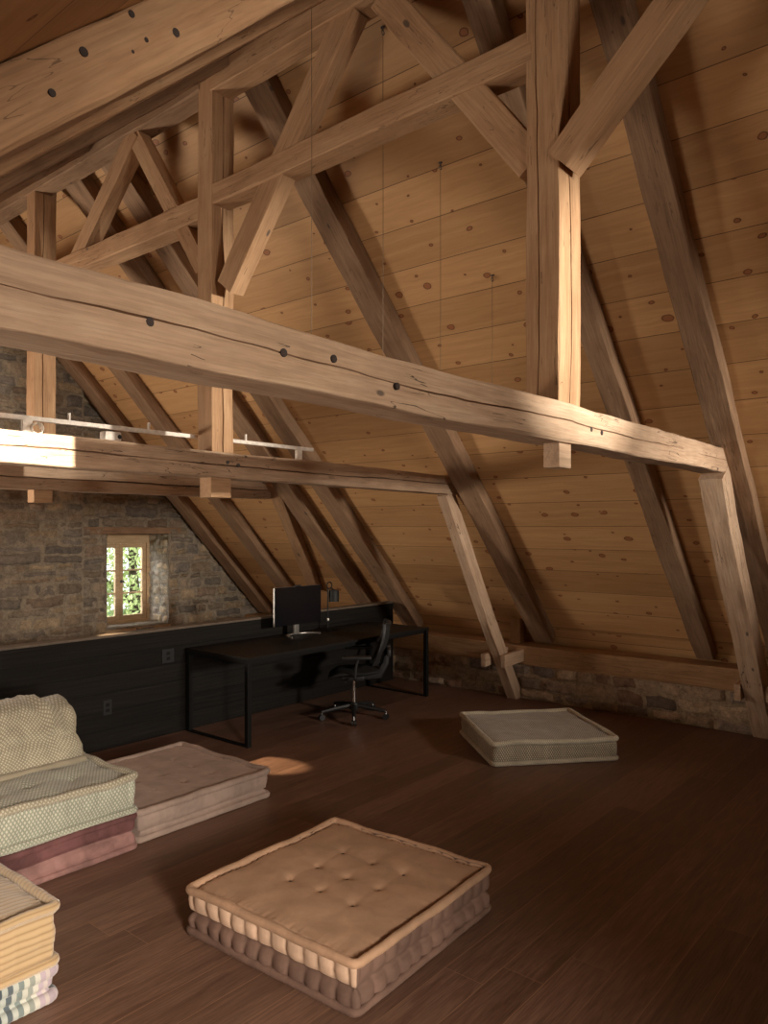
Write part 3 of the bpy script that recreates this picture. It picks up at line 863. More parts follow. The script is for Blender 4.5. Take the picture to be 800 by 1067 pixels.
timber('under_ridge_beam', (PX, 8.45, 3.95), (PX, 6.58, 3.95), 0.15, 0.15, (0, 0, 1), M['timber'], 'horizontal rail between the rearmost king post and the gable', 'beam', 0.005, 36)

def brace(ya, za, yb, zb, seed, label, w=0.10, h=0.15, mat='timber', x=3.14):
    return timber('brace', (x, ya, za), (x, yb, zb), w, h, (0, 0, 1), M[mat], label, 'brace', 0.004, seed, (), (0, 0), 0.008)
brace(3.91, 3.36, 2.83, 4.70, 41, 'diagonal brace rising right from the middle king post to the ridge', 0.11, 0.165)
brace(1.69, 3.47, 2.60, 4.66, 42, 'diagonal brace rising left from the nearest king post', 0.10, 0.155)
brace(6.46, 3.43, 4.96, 4.72, 43, 'diagonal brace rising right from the rearmost king post', 0.11, 0.15)
brace(4.16, 3.54, 4.98, 4.70, 44, 'diagonal brace rising left from the middle king post, with a bright lower edge', 0.10, 0.13)
brace(1.55, 3.44, 0.28, 4.70, 45, 'stout lit brace rising right from the nearest king post to the top edge', 0.15, 0.13)

# rafters of the right slope
RAF = [(1.54, 0.18, 'right-slope rafter meeting the right end of the front tie beam'),
       (2.18, 0.165, 'right-slope rafter just behind the nearest king post'),
       (3.84, 0.22, 'right-slope rafter meeting the end of the second tie beam'),
       (5.60, 0.23, 'right-slope rafter coming down right of the desk lamp'),
       (6.17, 0.25, 'right-slope rafter coming down behind the desk lamp'),
       (7.50, 0.22, 'right-slope rafter coming down behind the computer monitor'),
       (8.31, 0.24, 'right-slope rafter lying against the stone gable'),
       (0.10, 0.2, 'right-slope rafter nearest the camera side, out at the right'),
       (-1.2, 0.2, 'right-slope rafter behind the camera')]
for i, (y, wd, lab) in enumerate(RAF):
    xa, xb = 7.33, 3.17
    off = DK / 2 * 1.0
    timber('rafter', (xa, y, zr(xa) + off), (xb, y, zr(xb) + off), wd, DK * math.cos(R(46)) - 0.002, (1, 0, 1), M['timber_rafter'], lab, 'rafter', 0.008, 50 + i, (), (random.Random(i).uniform(-.02, .02), 0), 0.012)
# rafters of the left slope
for i, (y, dz, lab) in enumerate(((1.545, 0.0, 'big knotted left-slope rafter filling the upper left corner'), (2.22, 0.0, 'left-slope rafter just below and behind the big knotted one'),
                                  (3.9, 0.01, 'left-slope rafter at the second tie beam'), (5.6, 0.01, 'left-slope rafter above the black partition'), (7.5, 0.01, 'left-slope rafter near the stone gable'), (-0.6, 0.03, 'left-slope rafter behind the camera'))):
    xa, xb = XL + 0.05, 3.17
    timber('rafter', (xa, y, zl(xa) + DK / 2 + dz), (xb, y, zl(xb) + DK / 2 + dz), 0.14, DK * math.cos(AL) - 0.002, (-1, 0, 1), M['timber' if i < 2 else 'timber_rafter'], lab, 'rafter', 0.007, 70 + i, (), (0, 0), 0.012)

big = [o for o in bpy.data.objects if o.get('label', '').startswith('big knotted')][0]
for (x, dz, rr) in ((0.803, 0.125, 0.010), (0.736, 0.072, 0.008), (0.913, 0.160, 0.008), (0.949, 0.088, 0.006), (1.027, 0.072, 0.010), (0.916, 0.076, 0.004)):
    peg(big, (x, 1.476, zl(x) + dz), (0, -1, 0), rr, 0.004, 'knot', 'knot')

# short twisted brace lying in the right roof slope
d0 = (5.72, 6.36, zr(5.72) + 0.10); d1 = (6.95, 6.93, zr(6.95) + 0.10)
timber('wind_brace', d0, d1, 0.17, 0.09, (1, 0, 1), M['timber'], 'short slanting brace between two rafters above the monitor', 'brace', 0.006, 81)

# struts from the tie beam ends down to the floor
s2_ = timber('strut', (7.05, TY2 + 0.045, 0.0), (5.80, TY2 + 0.075, 2.13), 0.11, 0.14, (1, 0, 0.5), M['timber_tie'], 'slanting strut from the second tie beam to the floor, by the patterned floor cushion', 'strut', 0.008, 91, (), (0, -0.015), 0.008)
s1_ = timber('strut', (7.16, TY1 + 0.085, 0.0), (5.62, TY1 + 0.085, 2.2), 0.16, 0.2, (1, 0, 0.5), M['timber_tie'], 'slanting strut at the right edge of the picture', 'strut', 0.010, 92, (), (0, -0.02), 0.010)

# wall plate and its sole pieces
timber('wall_plate', (7.2, YN, 0.465), (7.2, GY - 0.02, 0.455), 0.29, 0.2, (0, 0, 1), M['timber_plate'], 'long horizontal wall plate lying on the low stone wall', 'beam', 0.006, 95, [('w-', 0.5, 0.02)])
def sole(y, seed, label, x0=6.58, zc=0.44):
    t = thing('sole_piece', label, 'beam', (x0, y, zc))
    mb = MB()
    mb.box((0.06, 0.035, -0.075), (0.62, 0.075, 0.075), bev=0.006)
    mb.box((0.06, -0.135, -0.075), (0.62, -0.095, 0.075), bev=0.006)
    mb.build('cheek', M['timber_tie'], t)
    mb = MB(); mb.box((0.0, -0.15, -0.06), (0.045, 0.09, 0.06), bev=0.006); mb.build('wedge', M['timber_tie'], t)
    return t
def sole_simple(y, label, seed, xs, xe, zc, hh, yy=(0.0, 0.12)):
    t = timber('sole_piece', (xs, y, zc), (xe, y, zc + 0.02), yy[1], hh, (0, 0, 1), M['timber_tie'], label, 'beam', 0.004, seed, (), (0, 0), 0.006)
    return t
sp2 = sole_simple(TY2 - 0.035, 'short horizontal timber clasping the strut by the patterned cushion', 96, 6.66, 7.08, 0.44, 0.13, (0, 0.05))
sp2b = sole_simple(TY2 + 0.16, 'thin rear cheek behind the strut by the patterned cushion', 98, 6.60, 7.08, 0.44, 0.13, (0, 0.05))
sp1 = sole_simple(TY1 - 0.03, 'short horizontal timber clasping the strut at the right edge', 97, 6.72, 7.08, 0.44, 0.13, (0, 0.05))
sp1b = sole_simple(TY1 + 0.20, 'thin rear cheek behind the strut at the right edge', 99, 6.66, 7.08, 0.44, 0.13, (0, 0.05))
# short studs standing on the plate against the rafters
timber('stud', (7.22, 4.12, 0.56), (7.22, 4.12, 0.82), 0.12, 0.10, (1, 0, 0), M['timber_plate'], 'short stud on the wall plate beside the second tie beam rafter', 'stud', 0.003, 101)
timber('stud', (7.22, 1.80, 0.56), (7.22, 1.80, 0.82), 0.12, 0.10, (1, 0, 0), M['timber_plate'], 'short stud on the wall plate at the right edge', 'stud', 0.003, 102)

# ------------------------------------------------------------------ rail with fittings above the second tie beam
rail = thing('light_rail', 'thin white rail running along the top of the second tie beam', 'rail', (0, 4.22, 2.40))
mb = MB()
mb.box((XL + 0.3, -0.012, 0.0), (4.2, 0.012, 0.026), bev=0.002); mb.build('track', M['white_rail'], rail)
def rx(u): # X on the plane Y = 4.22 seen at pixel column u
    a = math.atan((u - 400) / 785.6); ang = R(YAW) - a
    return 4.22 / math.tan(ang)
for u in (28, 311):
    x = rx(u); mb = MB(); mb.box((x - 0.028, -0.012, -0.10), (x + 0.028, 0.012, 0.002), bev=0.003); mb.build('bracket', M['white_rail'], rail)
for u in (72, 155, 256):
    x = rx(u); mb = MB(); mb.box((x - 0.006, -0.006, 0.02), (x + 0.006, 0.006, 0.07)); mb.build('pin', M['white_rail'], rail)
x = rx(115)
mb = MB(); mb.box((x - 0.055, -0.035, -0.075), (x + 0.055, 0.03, -0.015), bev=0.010); bx_ = mb.build('feed_box', M['white_rail'], rail, True)
mb = MB(); mb.lathe([(0.012, 0), (0.014, 0.004), (0.004, 0.006)], (x + 0.038, -0.036, -0.045), 12, Matrix.Rotation(R(90), 4, 'X')); mb.build('lens', M['black_plastic'], bx_)
x = rx(35)
mb = MB(); mb.tube([(x + 0.03 * math.cos(a * 0.35), -0.02 - a * 0.001, -0.045 + 0.03 * math.sin(a * 0.35)) for a in range(45)], 0.0035, 6)
mb.build('cable_coil', M['white_rail'], rail, True)

# hair-thin hanging wires with eye hooks screwed into the roof
def hang(u, v_top, z_bot, label, x_y):
    x, y = x_y; z = min(zd(x), zld(x)) - 0.002
    t = thing('hanging_wire', label, 'wire', (x, y, z), group='hanging wires below the roof')
    mb = MB(); mb.tube([(0, 0, 0.0), (0, 0, -0.02)], 0.004, 6); mb.tube([(0.012 * math.cos(a), 0, -0.032 + 0.012 * math.sin(a)) for a in [k * PI / 6 for k in range(13)]], 0.003, 6, False)
    mb.lathe([(0.014, -0.004), (0.014, 0.0)], (0, 0, 0), 12)
    mb.build('eye_hook', M['iron'], t)
    mb = MB(); mb.tube([(0, 0, -0.04), (0.002, 0, (z_bot - z) / 2), (0, 0, z_bot - z)], 0.0016, 5); mb.build('wire', M['wire'], t)
hang(399, 20, 2.76, 'fine wire ending highest on the boards, second from the left of four hanging wires', (3.42, 2.85))
hang(461, 168, 2.70, 'third from the left of four fine hanging wires, its eye hook midway up the boards', (3.99, 2.84))
hang(515, 290, 2.67, 'rightmost and lowest of four fine hanging wires, just left of the nearest king post', (4.56, 2.80))
hang(325, 0, 2.78, 'leftmost of four fine hanging wires, crossing in front of the tall diagonal brace', (2.75, 2.77))

# ------------------------------------------------------------------ cushions
def roll_path(W, D, rc, n=26):
    """rounded rectangle, returns list of (x, y, nx, ny, s)"""
    pts = []; s = 0
    segs = [((-W / 2 + rc, -D / 2), (W / 2 - rc, -D / 2), (0, -1)), ((W / 2, -D / 2 + rc), (W / 2, D / 2 - rc), (1, 0)),
            ((W / 2 - rc, D / 2), (-W / 2 + rc, D / 2), (0, 1)), ((-W / 2, D / 2 - rc), (-W / 2, -D / 2 + rc), (-1, 0))]
    cs = [(W / 2 - rc, -D / 2 + rc, -90), (W / 2 - rc, D / 2 - rc, 0), (-W / 2 + rc, D / 2 - rc, 90), (-W / 2 + rc, -D / 2 + rc, 180)]
    for k in range(4):
        a, b, nn = segs[k]; L = math.hypot(b[0] - a[0], b[1] - a[1]); m = int(L / 0.0085)
        for i in range(m):
            t = i / m; pts.append((a[0] + (b[0] - a[0]) * t, a[1] + (b[1] - a[1]) * t, nn[0], nn[1], s + L * t))
        s += L
        cx, cy, a0 = cs[k]
        for i in range(7):
            an = R(a0 + 90 * i / 7); pts.append((cx + rc * math.cos(an), cy + rc * math.sin(an), math.cos(an), math.sin(an), s + rc * an * 0))
            s += rc * PI / 2 / 7
            pts[-1] = (*pts[-1][:4], s)
    return pts

def cushion(name, label, cat, loc, rz, W, D, H, mt, mu, ml, mrt, mrb, r=0.022, tufts=(3, 3), tsp=0.25, pleat=0.010, pn=0.062, seed=1,
            dome=0.018, tdepth=0.022, seam=0.5, btn='button', sag=0.01, seam_in=0.014, group=None, shift=(0, 0), one_side=False):
    t = thing(name, label, cat, loc, rz, group)
    path = roll_path(W - 2 * r * 0.6, D - 2 * r * 0.6, 0.03); n = len(path); sd = seed * 7.3
    def soft(x, y):   # gentle lumpiness of the height
        return sag * fbm(x * 2.1, y * 2.1, sd)
    # ---- side walls
    verts = []; faces = []; uvs = []; mi = []
    rows = 18
    for j in range(rows + 1):
        q = j / rows
        z = 0.004 + (H - 0.008) * q
        for (x, y, nx, ny, s) in path:
            up = q > seam
            qq = (q - seam) / (1 - seam) if up else q / seam
            bulge = math.sin(PI * min(1, max(0, qq)))
            ph = s / pn * 2 * PI + (0.7 if up else 0.0) + 1.2 * fbm(s * 2, 0, sd)
            pl = abs(math.sin(ph / 2)) ** 0.6 - 0.6
            dseam = abs(q - seam) * H
            off = 0.011 * bulge + pleat * pl * (0.35 + 0.65 * bulge) - seam_in * math.exp(-(dseam / 0.009) ** 2) + 0.007 * fbm(s * 3, q * 3, sd) - 0.012
            if q < 0.06 or q > 0.94: off -= 0.006
            verts.append((x + nx * off, y + ny * off, z + soft(x, y) * q)); uvs.append((s, z))
    for j in range(rows):
        for i in range(n):
            a = j * n + i; b = j * n + (i + 1) % n
            faces.append((a, b, b + n, a + n)); mi.append(0 if (j + 0.5) / rows > seam and (not one_side or path[i][2] < -0.7) else 1)
    # bottom lid
    faces.append(tuple(reversed(range(n)))); mi.append(1)
    me = mesh_from('side_panel', verts, faces, uvs, mi)
    link('side_panel', me, [mu, ml], t)
    # ---- top panel with tufting
    G = 72; verts = []; faces = []; uvs = []
    tx = []
    nx_, ny_ = tufts
    for i in range(nx_):
        for j in range(ny_):
            tx.append(((i - (nx_ - 1) / 2) * tsp + shift[0], (j - (ny_ - 1) / 2) * tsp + shift[1]))
    def topz(x, y):
        ex = 1 - abs(2 * x / W) ** 6; ey = 1 - abs(2 * y / D) ** 6
        z = H - 0.020 + dome * max(0, ex) * max(0, ey) + soft(x, y)
        for (a, b) in tx:
            d = math.hypot(x - a, y - b)
            z -= tdepth * math.exp(-(d / 0.045)) * 0.8 + tdepth * 0.35 * math.exp(-(d / 0.014) ** 2)
            # folds that link neighbouring buttons
            z -= tdepth * 0.12 * math.exp(-(abs(x - a) / 0.012) ** 2) * math.exp(-(abs(y - b) / 0.10) ** 2)
            z -= tdepth * 0.12 * math.exp(-(abs(y - b) / 0.012) ** 2) * math.exp(-(abs(x - a) / 0.10) ** 2)
        # edge puckers beside the roll
        e = min(W / 2 - abs(x), D / 2 - abs(y))
        s = x if (D / 2 - abs(y)) < (W / 2 - abs(x)) else y
        z += 0.0035 * math.sin(s / 0.034 * 2 * PI + 3 * fbm(s * 4, 1, sd)) * math.exp(-((e - 0.05) / 0.03) ** 2) * (1 if e > 0.02 else 0)
        z -= 0.012 * math.exp(-((e - 1.75 * r) / 0.007) ** 2)
        z += 0.003 * fbm(x * 7, y * 7, sd)
        return z
    w2, d2 = W / 2 - r, D / 2 - r
    for j in range(G + 1):
        for i in range(G + 1):
            x = -w2 + 2 * w2 * i / G; y = -d2 + 2 * d2 * j / G
            verts.append((x, y, topz(x, y))); uvs.append((x + W / 2, y + D / 2))
    for j in range(G):
        for i in range(G):
            a = j * (G + 1) + i; faces.append((a, a + 1, a + G + 2, a + G + 1))
    me = mesh_from('top_panel', verts, faces, uvs)
    link('top_panel', me, mt, t)
    # ---- rolled edges
    for (nm, zc, mm, rr) in (('top_roll', H - r * 0.85, mrt, r), ('bottom_roll', r * 0.9, mrb, r * 0.9)):
        verts = []; faces = []; uvs = []; seg = 12
        for i, (x, y, nx, ny, s) in enumerate(path):
            ro = rr * (1 + 0.10 * fbm(s * 5, 0, sd + zc) + 0.035 * math.sin(s / 0.03 * 2 * PI))
            for k in range(seg):
                a = 2 * PI * k / seg
                zz = zc + ro * math.sin(a) + (soft(x, y) if zc > H / 2 else 0)
                verts.append((x + nx * (ro * math.cos(a) - 0.2 * rr), y + ny * (ro * math.cos(a) - 0.2 * rr), max(0.001, zz)))
                uvs.append((s, a * rr) if mm.name != 'yellow_corduroy' or abs(ny) > 0.5 else (a * rr, s))
        for i in range(n):
            for k in range(seg):
                a = i * seg + k; b = i * seg + (k + 1) % seg; c = ((i + 1) % n) * seg
                faces.append((a, c + k, c + (k + 1) % seg, b))
        link('rolled_edge', mesh_from('rolled_edge', verts, faces, uvs), mm, t)
    # ---- buttons
    for (a, b) in tx:
        mb = MB(); mb.lathe([(0.011, -0.004), (0.012, 0.003), (0.008, 0.006), (0.001, 0.007)], (a, b, topz(a, b) + 0.003), 12)
        mb.build('button', M[btn], t, True)
    return t

cushion('floor_cushion', 'large tan velvet floor cushion with buttons and pleated brown sides, nearest the camera', 'cushion', (2.535, 2.35, 0), R(2.3), 1.02, 1.0, 0.21,
        M['tan'], M['tan_side'], M['brown_side'], M['tan'], M['brown_side'], 0.0185, (3, 3), 0.185, 0.016, 0.082, 1, seam=0.44, shift=(0.03, 0.0), one_side=True)
cushion('floor_cushion', 'flat mauve velvet floor cushion lying right of the sofa stack', 'cushion', (2.90, 4.30, 0), 0, 1.01, 1.0, 0.19,
        M['mauve'], M['mauve'], M['mauve'], M['mauve'], M['mauve'], 0.022, (3, 3), 0.22, 0.003, 0.05, 2, seam=0.27, btn='button_pale', seam_in=0.02)
cushion('floor_cushion', 'dark wine-red velvet cushion at the bottom of the sofa stack', 'cushion', (1.865, 4.27, 0), 0, 1.03, 1.02, 0.20,
        M['wine'], M['wine'], M['rose'], M['wine'], M['rose'], 0.018, (0, 0), 0.2, 0.010, 0.085, 3, seam=0.5, seam_in=0.012)
cushion('floor_cushion', 'pale sage and cream diamond-weave cushion lying on the wine-red one', 'cushion', (1.875, 4.28, 0.195), 0, 1.03, 1.02, 0.225,
        M['sage'], M['sage'], M['sage'], M['cream_weave'], M['sage'], 0.022, (3, 3), 0.25, 0.012, 0.085, 4, seam=0.15, sag=0.02, tdepth=0.035, seam_in=0.006)
cushion('floor_cushion', 'striped grey, teal and lilac cushion under the yellow corduroy one', 'cushion', (0.925, 3.28, 0), 0, 1.0, 1.0, 0.15,
        M['stripe'], M['stripe'], M['stripe'], M['stripe'], M['stripe'], 0.026, (0, 0), 0.25, 0.006, 0.05, 5, seam=0.35)
cushion('floor_cushion', 'yellow ribbed corduroy cushion at the bottom left corner, on the striped one', 'cushion', (0.925, 3.28, 0.135), 0, 1.01, 1.0, 0.24,
        M['yellow_cord'], M['yellow_cord'], M['yellow_cord'], M['yellow_cord'], M['yellow_cord'], 0.020, (0, 0), 0.25, 0.004, 0.09, 6, seam=0.04, seam_in=0.0)
cushion('floor_cushion', 'olive diamond-weave floor cushion lying askew on the dark floor at the right', 'cushion', (5.575, 3.02, 0), R(-41), 1.03, 0.97, 0.185,
        M['olive_weave'], M['olive_weave'], M['olive_weave'], M['olive_roll'], M['olive_roll'], 0.02, (0, 0), 0.25, 0.004, 0.07, 7, seam=0.02, seam_in=0.0, dome=0.006)

# backrest cushion on the sofa stack
def back_cushion():
    t = thing('back_cushion', 'slouching cream diamond-weave back cushion standing on the sage cushion', 'cushion', (1.82, 4.27, 0.405), 0)
    W, D, H = 1.0, 0.40, 0.345
    verts = []; faces = []; uvs = []
    nu, nv = 60, 54
    # closed band: front from bottom to top, over the top, down the back
    prof = []
    for k in range(nv + 1):
        q = k / nv
        if q < 0.45: a = q / 0.45; prof.append((0.0, a, 'f'))
        elif q < 0.62: a = (q - 0.45) / 0.17; prof.append((a, 1.0, 't'))
        else: a = (q - 0.62) / 0.38; prof.append((1.0, 1 - a, 'b'))
    for i in range(nu + 1):
        s = i / nu; x = -W / 2 + W * s
        edge = min(s, 1 - s) * W
        pinch = 1 - math.exp(-edge / 0.018)
        for k, (dy, dz, kind) in enumerate(prof):
            y = D * dy; z = H * dz
            # rounding of the profile corners
            cy = min(dy, 1 - dy); cz = 1 - dz
            z += 0.03 * math.sin(PI * dy) * (1 if kind == 't' else 0) - (0.025 if kind == 't' and (dy < 0.05 or dy > 0.95) else 0)
            lean = 0.13 * dz
            y = y * 0.85 + lean
            if kind == 'f':
                y -= 0.045 * math.sin(PI * dz) - 0.02 * math.exp(-((dz - 0.52) / 0.05) ** 2)
                y -= 0.03 * math.exp(-((dz - 0.03) / 0.05) ** 2)
                y += 0.03 * math.exp(-(((x - 0.22) / 0.05) ** 2 + ((dz - 0.52) / 0.1) ** 2))
            y += 0.02 * fbm(x * 4, dz * 3, 3.3)
            z += dz * (0.03 * fbm(x * 3.2, 0, 8) + 0.02 * fbm(x * 9, dy * 2, 2))
            # slope away at the right end
            z -= dz * 0.03 * max(0, (x - 0.36)) / 0.14
            cyc = 0.2 + (y - 0.2) * (0.88 + 0.12 * pinch)
            xx = x * (1 - 0.04 * dz) + 0.012 * math.sin(dz * 9) * (1 if s > 0.5 else -1)
            verts.append((xx, cyc, max(0.006, z))); uvs.append((x, k * 0.022))
    m = nv + 1
    for i in range(nu):
        for k in range(nv):
            a = i * m + k; faces.append((a, a + m, a + m + 1, a + 1))
    # end panels as grids
    for i, flip in ((0, False), (nu, True)):
        ring = [i * m + k for k in range(m)]
        cen = sum((Vector(verts[r]) for r in ring), Vector()) / m
        sgn = -1 if i == 0 else 1
        prev = ring
        for st, (sc, pu) in enumerate(((0.9, 0.006), (0.6, 0.014), (0.3, 0.018))):
            cur = []
            for r_ in ring:
                v = cen + (Vector(verts[r_]) - cen) * sc + Vector((sgn * pu, 0, 0))
                cur.append(len(verts)); verts.append(tuple(v)); uvs.append((v.y, v.z))
            for k in range(m - 1):
                f = (prev[k], prev[k + 1], cur[k + 1], cur[k]); faces.append(f if not flip else tuple(reversed(f)))
            f = (prev[-1], prev[0], cur[0], cur[-1]); faces.append(f if not flip else tuple(reversed(f)))
            prev = cur
        c = len(verts); verts.append(tuple(cen + Vector((sgn * 0.019, 0, 0)))); uvs.append((cen.y, cen.z))
        for k in range(m): 
            f = (prev[k], prev[(k + 1) % m], c); faces.append(f if not flip else tuple(reversed(f)))
    me = mesh_from('cover', verts, faces, uvs)
    bm = bmesh.new(); bm.from_mesh(me); bmesh.ops.recalc_face_normals(bm, faces=bm.faces[:]); bm.to_mesh(me); bm.free()
    link('cover', me, M['cream_weave'], t)
    # rolled lower front edge and piping of the end panel
    mb = MB()
    pts = [(-0.5 + k / 40, -0.028 + 0.004 * math.sin(k), 0.022) for k in range(41)]
    mb.tube(pts, [0.019 * (1 + 0.1 * math.sin(k * 1.9)) for k in range(41)], 10)
    mb.build('rolled_edge', M['cream_weave'], t, True)
    mb = MB()
    pts = [Vector(verts[nu * m + k]) + Vector((0.002, 0, 0)) for k in range(m)]
    mb.tube(pts, 0.008, 8); mb.build('piping', M['cream_weave'], t, True)
    mb = MB(); mb.lathe([(0.0085, 0), (0.0095, 0.003), (0.006, 0.006)], (0.22, 0.062, 0.195), 12, Matrix.Rotation(R(90), 4, 'X')); mb.build('button', M['button'], t, True)
back_cushion()

# ------------------------------------------------------------------ desk
desk = thing('desk', 'long thin black desk standing against the black partition', 'desk', (4.02, 4.785, 0))
DW, DD, DH = 2.49, 0.835, 0.735
mb = MB(); mb.box((0, 0, DH - 0.022), (DW, DD, DH), bev=0.002); mb.build('desktop', M['black_top'], desk)
mb = MB(); mb.box((0.04, 0.03, DH - 0.06), (DW - 0.04, 0.055, DH - 0.0225)); mb.box((0.04, DD - 0.055, DH - 0.06), (DW - 0.04, DD - 0.03, DH - 0.0225)); mb.build('apron', M['black_metal'], desk)
for x in (0.002, DW - 0.042):
    for y in (0.002, DD - 0.042):
        mb = MB(); mb.box((x, y, 0), (x + 0.04, y + 0.04, DH - 0.0225), bev=0.002); mb.build('leg', M['black_metal'], desk)
    mb = MB(); mb.box((x, 0.042, 0), (x + 0.04, DD - 0.042, 0.012)); mb.build('foot_rail', M['black_metal'], desk)
    mb = MB(); mb.box((x, 0.042, DH - 0.05), (x + 0.04, DD - 0.042, DH - 0.0225)); mb.build('side_rail', M['black_metal'], desk)

# monitor
mon = thing('computer_monitor', 'dark computer monitor with silver edge and curved silver foot, on the black desk', 'monitor', (5.215, 5.45, DH), 0)
mb = MB(); mb.box((-0.315, -0.012, 0.108), (0.315, 0.008, 0.485), bev=0.003); shell = mb.build('housing', M['silver'], mon)
mb = MB(); mb.box((-0.3145, -0.016, 0.1085), (0.3145, -0.0125, 0.4845), bev=0.001); mb.build('screen', M['screen'], mon)
mb = MB(); mb.box((-0.04, -0.02, 0.485), (0.03, 0.01, 0.498), bev=0.004); mb.build('webcam', M['black_plastic'], mon)
mb = MB(); mb.box((-0.032, 0.0085, 0.012), (0.032, 0.035, 0.25), bev=0.008); mb.build('neck', M['silver'], mon, True)
# arc foot opening to the front
mb = MB()
pts = [(0.17 * math.cos(R(a)) * 1.0, 0.05 - 0.20 * math.sin(R(a)) * 1.0 + 0.0, 0.009) for a in range(-20, 201, 10)]
pts = [(0.20 * math.sin(R(a)), 0.03 + 0.02 - 0.17 * (1 - math.cos(R(a))), 0.009) for a in range(-95, 96, 8)]
mb.tube(pts, [0.007 + 0.011 * (1 - abs(k - 11.5) / 12) for k in range(len(pts))], 8, True, 1.9)
mb.build('foot', M['silver'], mon, True)
for v in bpy.data.objects:
    if v.parent == mon and v.name.startswith('foot'):
        for vert in v.data.vertices: vert.co.z = max(0.0, min(0.016, vert.co.z))

# desk lamp
lamp = thing('desk_lamp', 'small black desk lamp with cylindrical shade, right of the monitor', 'lamp', (5.70, 5.50, DH))
mb = MB(); mb.lathe([(0.085, 0), (0.085, 0.012), (0.02, 0.018)], (0, 0, 0), 24); mb.build('base', M['black_metal'], lamp, True)
mb = MB(); mb.tube([(0, 0, 0.016), (0, 0, 0.43)], 0.007, 8); mb.build('pole', M['black_metal'], lamp, True)
mb = MB(); mb.tube([(0.012 + 0.036 * math.cos(k * PI / 10), -0.01, 0.462 + 0.036 * math.sin(k * PI / 10)) for k in range(21)], 0.006, 8); mb.build('joint_ring', M['black_metal'], lamp, True)
mb = MB(); mb.tube([(0.0, -0.01, 0.43), (0.045, -0.015, 0.43), (0.068, -0.02, 0.41)], 0.007, 8); mb.build('arm', M['black_metal'], lamp, True)
mb = MB()
mb.lathe([(0.020, 0.125), (0.050, 0.12), (0.054, 0.112), (0.054, 0.0), (0.049, 0.0), (0.049, 0.108), (0.018, 0.114)], (0.070, -0.02, 0.29), 24)
mb.build('lamp_shade', M['lampshade'], lamp, True)
mb = MB(); mb.lathe([(0.012, 0.06), (0.024, 0.04), (0.022, 0.01), (0.008, 0.0)], (0.070, -0.02, 0.33), 14); mb.build('bulb', M['bulb'], lamp, True)
mb = MB(); mb.lathe([(0.014, 0.0), (0.016, 0.01), (0.012, 0.03)], (0, 0, 0.09), 12); mb.build('clamp', M['silver'], lamp, True)

# ------------------------------------------------------------------ office chair
ch = thing('office_chair', 'black mesh office chair on five castors, pulled up to the desk', 'chair', (5.33, 4.80, 0), R(130))
for k in range(5):
    a = R(72 * k + 20)
    c, s = math.cos(a), math.sin(a)
    mb = MB(); mb.tube([(c * 0.03, s * 0.03, 0.115), (c * 0.17, s * 0.17, 0.10), (c * 0.32, s * 0.32, 0.075)], [0.024, 0.021, 0.015], 8); arm = mb.build('base_spoke', M['black_plastic'], ch, True)
    mb = MB(); mb.tube([(c * 0.315, s * 0.315, 0.085), (c * 0.315, s * 0.315, 0.045)], 0.008, 8); mb.build('castor_stem', M['chrome'], arm, True)
    mb = MB()
    for off in (-0.014, 0.014):
        ax = Vector((-s, c, 0)); p = Vector((c * 0.315, s * 0.315, 0.027))
        mb.tube([p + ax * (off - 0.009), p + ax * (off + 0.009)], 0.027, 14)
    mb.build('castor', M['black_plastic'], arm, True)
mb = MB(); mb.lathe([(0.045, 0.08), (0.05, 0.10), (0.045, 0.14), (0.03, 0.15)], (0, 0, 0), 16); mb.build('hub', M['black_plastic'], ch, True)
mb = MB(); mb.tube([(0, 0, 0.14), (0, 0, 0.29)], 0.024, 12); mb.tube([(0, 0, 0.28), (0, 0, 0.37)], 0.016, 12); mb.build('gas_column', M['chrome'], ch, True)
mb = MB(); mb.box((-0.10, -0.09, 0.36), (0.12, 0.09, 0.41), bev=0.015); mb.tube([(0.05, 0.08, 0.385), (0.07, 0.26, 0.385)], 0.007, 8); mb.build('tilt_mechanism', M['black_plastic'], ch, True)
# seat: rounded, waterfall front (front is +X locally)
v = []; f = []; n1, n2 = 22, 20
for side in (1, 0):
    for i in range(n1 + 1):
        for j in range(n2 + 1):
            s = i / n1 * 2 - 1; q = j / n2 * 2 - 1
            rr = 1 / max(1e-6, (abs(s) ** 5 + abs(q) ** 5) ** 0.2) * max(abs(s), abs(q)) if (s or q) else 1
            x = 0.24 * s * rr; y = 0.245 * q * rr
            z = 0.455 + 0.02 * q * q - 0.035 * max(0, s) ** 3 + 0.02 * max(0, -s) ** 2
            e = max(abs(s), abs(q)) ** 6
            z += (-0.02 * e) if side else (-0.05 + 0.022 * e)
            v.append((x, y, z))
m1 = (n1 + 1) * (n2 + 1)
for i in range(n1):
    for j in range(n2):
        a = i * (n2 + 1) + j
        f.append((a, a + n2 + 1, a + n2 + 2, a + 1)); f.append((a + m1, a + 1 + m1, a + n2 + 2 + m1, a + n2 + 1 + m1))
bd = [j for j in range(n2 + 1)] + [i * (n2 + 1) + n2 for i in range(1, n1 + 1)] + [n1 * (n2 + 1) + j for j in range(n2 - 1, -1, -1)] + [i * (n2 + 1) for i in range(n1 - 1, 0, -1)]
for k in range(len(bd)):
    a, b_ = bd[k], bd[(k + 1) % len(bd)]; f.append((a, b_, b_ + m1, a + m1))
me = mesh_from('seat', v, f); link('seat', me, M['black_mesh'], ch)
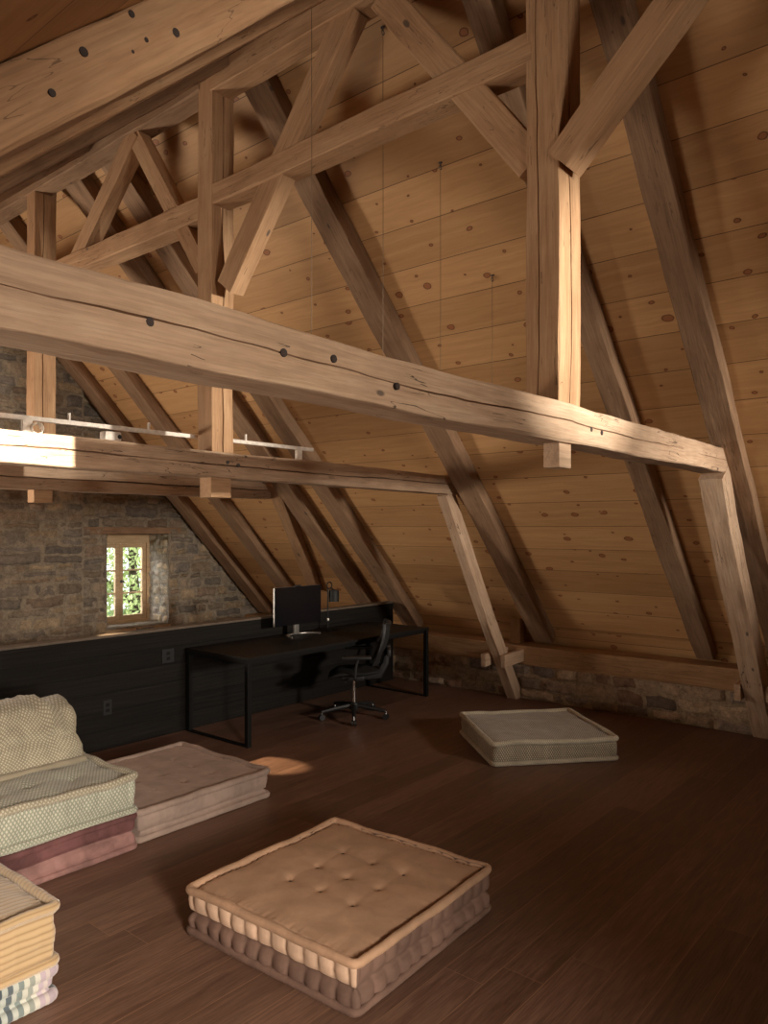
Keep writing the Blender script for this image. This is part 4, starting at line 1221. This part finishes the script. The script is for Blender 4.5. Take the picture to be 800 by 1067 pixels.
# backrest: frame loop and mesh sheet
def backp(s, t):   # s across -1..1, t up 0..1
    z = 0.53 + 0.37 * t
    hw = 0.235 * (0.80 + 0.30 * t - 0.22 * t * t * t)
    x = -0.235 - 0.10 * t - 0.05 * math.sin(PI * t * 0.9) * 0.6 + 0.05 * s * s
    return Vector((x, hw * s, z))
v = []; f = []; a_, b_ = 24, 24
for i in range(a_ + 1):
    for j in range(b_ + 1):
        v.append(backp(i / a_ * 2 - 1, j / b_) + Vector((0.004, 0, 0)))
for i in range(a_ + 1):
    for j in range(b_ + 1):
        v.append(backp(i / a_ * 2 - 1, j / b_) - Vector((0.004, 0, 0)))
off = (a_ + 1) * (b_ + 1)
for i in range(a_):
    for j in range(b_):
        q = i * (b_ + 1) + j
        f.append((q, q + b_ + 1, q + b_ + 2, q + 1)); f.append((q + off, q + 1 + off, q + b_ + 2 + off, q + b_ + 1 + off))
link('backrest', mesh_from('backrest', v, f), M['black_mesh'], ch)
loop = [backp(-1 + 2 * k / 16, 0) for k in range(17)] + [backp(1, k / 16) for k in range(1, 17)] + [backp(1 - 2 * k / 16, 1) for k in range(1, 17)] + [backp(-1, 1 - k / 16) for k in range(1, 17)]
mb = MB(); mb.tube(loop, 0.015, 8, False); mb.build('back_frame', M['black_plastic'], ch, True)
mb = MB(); mb.tube([(-0.08, 0, 0.385), (-0.24, 0, 0.40), (-0.30, 0, 0.52), (-0.325, 0, 0.68)], [0.022, 0.024, 0.022, 0.015], 8, True, 1.6); mb.build('back_support', M['black_plastic'], ch, True)
mb = MB(); mb.box((-0.35, -0.17, 0.60), (-0.315, 0.17, 0.67), bev=0.012); mb.build('lumbar_pad', M['black_plastic'], ch, True)
for sd_ in (-1, 1):
    mb = MB(); mb.tube([(-0.02, sd_ * 0.20, 0.40), (-0.02, sd_ * 0.29, 0.43), (-0.03, sd_ * 0.30, 0.54), (-0.05, sd_ * 0.30, 0.605)], [0.014, 0.015, 0.014, 0.012], 8)
    ar = mb.build('armrest', M['black_plastic'], ch, True)
    mb = MB(); mb.box((-0.17, sd_ * 0.30 - 0.04, 0.602), (0.10, sd_ * 0.30 + 0.04, 0.63), bev=0.012); mb.build('arm_pad', M['black_plastic'], ar, True)

# ------------------------------------------------------------------ outlets on the partition
def outlet(x, z, w_, h_, label):
    t = thing('wall_outlet', label, 'outlet', (x, 5.65, z))
    mb = MB(); mb.box((-w_ / 2, -0.010, -h_ / 2), (w_ / 2, 0.0, h_ / 2), bev=0.002); mb.build('cover_plate', M['black_plastic'], t)
    for dz in (-0.022, 0.022):
        mb = MB(); mb.box((-0.017, -0.013, dz - 0.014), (0.017, -0.0095, dz + 0.014), bev=0.001); mb.build('socket', M['black_metal'], t)
    return t
outlet(3.277, 0.34, 0.075, 0.12, 'black wall outlet low on the partition beside the sofa stack')
outlet(3.85, 0.685, 0.12, 0.12, 'double black wall outlet on the partition at the left end of the desk')
